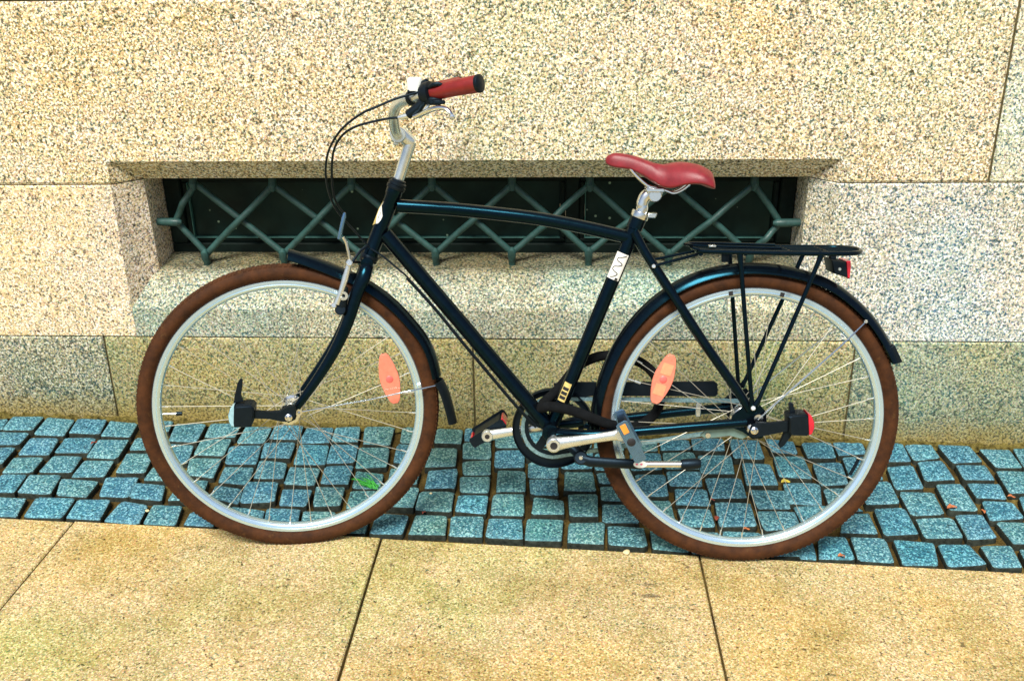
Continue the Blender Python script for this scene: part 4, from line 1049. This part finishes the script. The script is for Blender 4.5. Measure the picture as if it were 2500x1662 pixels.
hublight(FB, .092, [(1834, 1036), (1846, 1030), (1880, 1029), (1922, 1025), (1922, 1049), (1890, 1056), (1856, 1062), (1838, 1066), (1826, 1058)],
         [(1914, 1004), (1920, 1000), (1956, 998), (1962, 1002), (1964, 1046), (1958, 1050), (1922, 1049), (1916, 1044)], [(1961, 996), (1970, 1002), (1977, 1018), (1977, 1034), (1970, 1048), (1963, 1050)], 'redlens',
         [[(1924, 984), (1928, 980), (1934, 982), (1940, 1004), (1926, 1006)], [(1916, 1044), (1937, 1046), (1930, 1062), (1912, 1086), (1903, 1091), (1899, 1084), (1906, 1068)]], (1841, 1050))
# ---- stickers
def tube_patch(p0, p1, r, c0, c1, out, K=8, th=.0006):
    """patch on a tube from p0 to p1 axis, angles c0..c1 (deg) measured from 'out' direction"""
    t_ = (p1-p0).normalized(); o = (out-t_*out.dot(t_)).normalized(); s_ = t_.cross(o); vs, fs = [], []
    for rr in (r+.0002, r+.0002+th):
        for i in range(2):
            for k in range(K+1):
                a = radians(c0+(c1-c0)*k/K); vs.append((p0 if i == 0 else p1)+o*cos(a)*rr+s_*sin(a)*rr)
    n = K+1
    for k in range(K): fs.append([k, k+1, n+k+1, n+k]); fs.append([2*n+k, 2*n+k+1, 3*n+k+1, 3*n+k])
    fs += [[0, n, 3*n, 2*n], [K, n+K, 3*n+K, 2*n+K]]
    for k in range(K): fs += [[k, k+1, 2*n+k+1, 2*n+k], [n+k, n+k+1, 3*n+k+1, 3*n+k]]
    return vs, fs
sA = BB+(st_top-BB)*.0
def on_seat(x, y):
    p = P(x, y, 0); t_ = (p-BB).dot(sax); return BB+sax*t_
p0, p1 = on_seat(1506, 684), on_seat(1533, 622)
stk = build('sticker', tube_patch(p0, p1, .0160, -72, 40, FB.w), M['white'], frame, label='white sticker with a black wavy line on the seat tube')
def seat_pt(t_, ang, r=.0171):
    q = p0.lerp(p1, t_); s_ = sax.cross(FB.w); a = radians(ang); return q+FB.w*cos(a)*r+s_*sin(a)*r
sq = [(.06, -38), (.12, -12), (.24, 6), (.30, -22), (.36, -44), (.46, -38), (.52, -8), (.60, 14), (.66, 0), (.70, -30), (.80, -34), (.86, -6), (.95, 22)]
build('print_mark', tube([seat_pt(a, b) for a, b in cat(sq, 4)], .0010, 6), M['black'], stk)
build('print_mark', join(box(seat_pt(.05, 12), sax*.0025, sax.cross(FB.w)*.003, FB.w*.0006)), M['black'], stk)
p0b, p1b = on_seat(1378, 978), on_seat(1396, 934)
sk2 = build('sticker', tube_patch(p0b, p1b, .0160, -52, 12, FB.w), M['gold'], frame, label='small gold label low on the seat tube')
build('print_mark', join(*[tube_patch(p0b.lerp(p1b, a), p0b.lerp(p1b, a+.16), .0167, -44, 4, FB.w, 4) for a in (.12, .36, .60)]), M['black'], sk2)
# torn badge on the head tube, wrapped round its front
def head_pt(t_, ang, r=.0180):
    q = hA.lerp(hB, t_); s_ = hax.cross(FB.w); a = radians(ang); return q+FB.w*cos(a)*r+s_*sin(a)*r
sgn = 1 if hax.cross(FB.w).dot(FB.u) < 0 else -1
def badge(ol, th=.0005):
    vs = [head_pt(a, b*sgn) for a, b in ol]+[head_pt(a, b*sgn, .0180+th) for a, b in ol]; n = len(ol)
    return vs, [list(range(n)), [n+k for k in range(n)]]+[[k, (k+1) % n, n+(k+1) % n, n+k] for k in range(n)]
bd = build('head_badge', badge([(.21, 42), (.28, 48), (.34, 28), (.41, 8), (.47, 10), (.53, 22), (.545, 38), (.44, 60), (.33, 62)]), M['white'], frame, smooth=0, label='torn white and gold star shaped badge on the head tube')
build('badge_edge', badge([(.21, 50), (.34, 62), (.44, 60), (.55, 42), (.58, 62), (.60, 88), (.48, 92), (.34, 84)], .0007), M['gold'], bd, smooth=0)
# ---- cable lock wound round seat tube and rear wheel
lk = [(1322, 996, .030), (1345, 992, .046), (1400, 1003, .046), (1450, 1022, .048), (1490, 1036, .040), (1530, 1042, .016), (1565, 1036, -.020), (1596, 1012, -.046), (1610, 985, -.054), (1612, 950, -.056), (1596, 912, -.058), (1566, 886, -.058), (1525, 872, -.058),
      (1490, 867, -.058), (1455, 872, -.056), (1420, 888, -.050), (1395, 910, -.046), (1372, 938, -.040), (1350, 962, -.030), (1328, 982, -.010)]
lkp = [P(x, y, 0)+FB.w*0 if False else FB.px(x, y, w) for x, y, w in lk]
lock = build('cable_lock', tube([V(x) for x in cat([tuple(p) for p in lkp]+[tuple(lkp[0])], 4)], .0118, 14), M['matte'])
tag(lock, 'matte black cable lock looped through the rear wheel and round the seat tube', 'bicycle lock')
# ------------------------------------------------------------------ small litter
def leaf(x, y, a, l, w, m_, lab, cat_='leaf', name='fallen_leaf', curl=.25, h=.004):
    p = GP(x, y, 0); c = V((p.x, p.y, gz(p.x)+h)); vs, fs = [], []; n = 8
    for i in range(n+1):
        t_ = i/n; hw = w*sin(pi*min(1, t_*.96+.02))**.8*(1+.15*sin(t_*17))
        for k in (-1, 0, 1):
            u_, v_ = (t_-.5)*l, k*hw*.5; vs.append(c+V((u_*cos(a)-v_*sin(a), u_*sin(a)+v_*cos(a), abs(k)*hw*curl+.002*sin(t_*6))))
    for i in range(n):
        for k in range(2): fs.append([i*3+k, (i+1)*3+k, (i+1)*3+k+1, i*3+k+1])
    m2 = len(vs); vs += [v-V((0, 0, .0008)) for v in vs]; fs += [[q+m2 for q in f[::-1]] for f in fs]
    o = build(name, (vs, fs), M[m_]); tag(o, lab, cat_, 'dead leaves scattered on the cobbles'); return o
leaf(2324, 1241, .3, .030, .018, 'leaf_o', 'largest orange dead leaf on the cobbles, right of the rear wheel')
leaf(2469, 1215, -.2, .020, .012, 'leaf_o', 'small orange leaf in the cobble joint nearest the right edge of the photo')
leaf(2400, 1250, 1.5, .020, .010, 'leaf_o', 'thin orange leaf standing in a joint between two orange leaves')
leaf(2054, 1360, .1, .018, .014, 'leaf_o', 'orange leaf on the front row of cobbles right of the rear tyre')
leaf(1918, 1179, .2, .026, .020, 'leaf_y', 'yellow green leaf seen through the rear wheel spokes')
leaf(1749, 1267, 1.4, .022, .014, 'leaf_r', 'dark red leaf seen through the bottom of the rear wheel')
leaf(1822, 1294, .1, .018, .010, 'leaf_o', 'orange leaf scrap just above the bottom of the rear rim')
leaf(1035, 1253, 1.2, .014, .008, 'leaf_r', 'red leaf scrap on a cobble between the wheels')
leaf(230, 1083, 1.0, .020, .009, 'leaf_r', 'bright red leaf scrap in a joint left of the front wheel')
leaf(1740, 1223, .1, .012, .008, 'leaf_r', 'tiny pink scrap in a joint behind the rear wheel spokes')
def pebble(x, y, r, m_, lab, h=.002):
    p = GP(x, y, 0); c = V((p.x, p.y, gz(p.x)+h)); 
    vf = lathe(c-V((0, 0, r*.3)), (0, 0, 1), [(0, 0), (r*.8, r*.05), (r, r*.35), (r*.8, r*.65), (r*.4, r*.8), (0, r*.82)], 12)
    vs = [v+V((noise.noise(v*90)*r*.3, noise.noise(v*80+V((3, 3, 3)))*r*.3, 0)) for v in vf[0]]
    o = build('pebble', (vs, vf[1]), M[m_]); tag(o, lab, 'pebble'); return o
pebble(1530, 1349, .009, 'pebble', 'pale yellow pebble on the paving slab near the pedal')
pebble(360, 1246, .005, 'pebble', 'tiny pale pebble between cobbles left of the front tyre', 0)
pebble(1052, 1206, .004, 'pebble', 'tiny pale pebble on the cobbles under the down tube', .003)
# weed in the joint
wd = tag(empty('weed', GP(915, 1185, 0)), 'bright green grassy weed in a cobble joint behind the front wheel', 'weed')
c0 = GP(918, 1192, 0)
for i in range(60):
    a = rnd.uniform(2.2, 3.0) if i % 4 else rnd.uniform(0, 6.3); l = rnd.uniform(.020, .050) if i % 4 else rnd.uniform(.008, .018)
    tt_ = rnd.random()**1.3; b = c0+V((-.030*tt_+rnd.uniform(-.012, .012), .022*tt_+rnd.uniform(-.010, .010), 0)); b.z = gz(b.x)+.002; up_ = rnd.uniform(.003, .012)
    pts = [b, b+V((cos(a)*l*.35, sin(a)*l*.35, up_*.8)), b+V((cos(a)*l*.75, sin(a)*l*.75, up_)), b+V((cos(a)*l, sin(a)*l, up_*.75))]
    build('blade', tube(pts, [(.0008, .0003), (.0012, .0003), (.0009, .0003), (.0003, .0002)], 5, True, V((-sin(a), cos(a), 0))), M['weed'], wd)
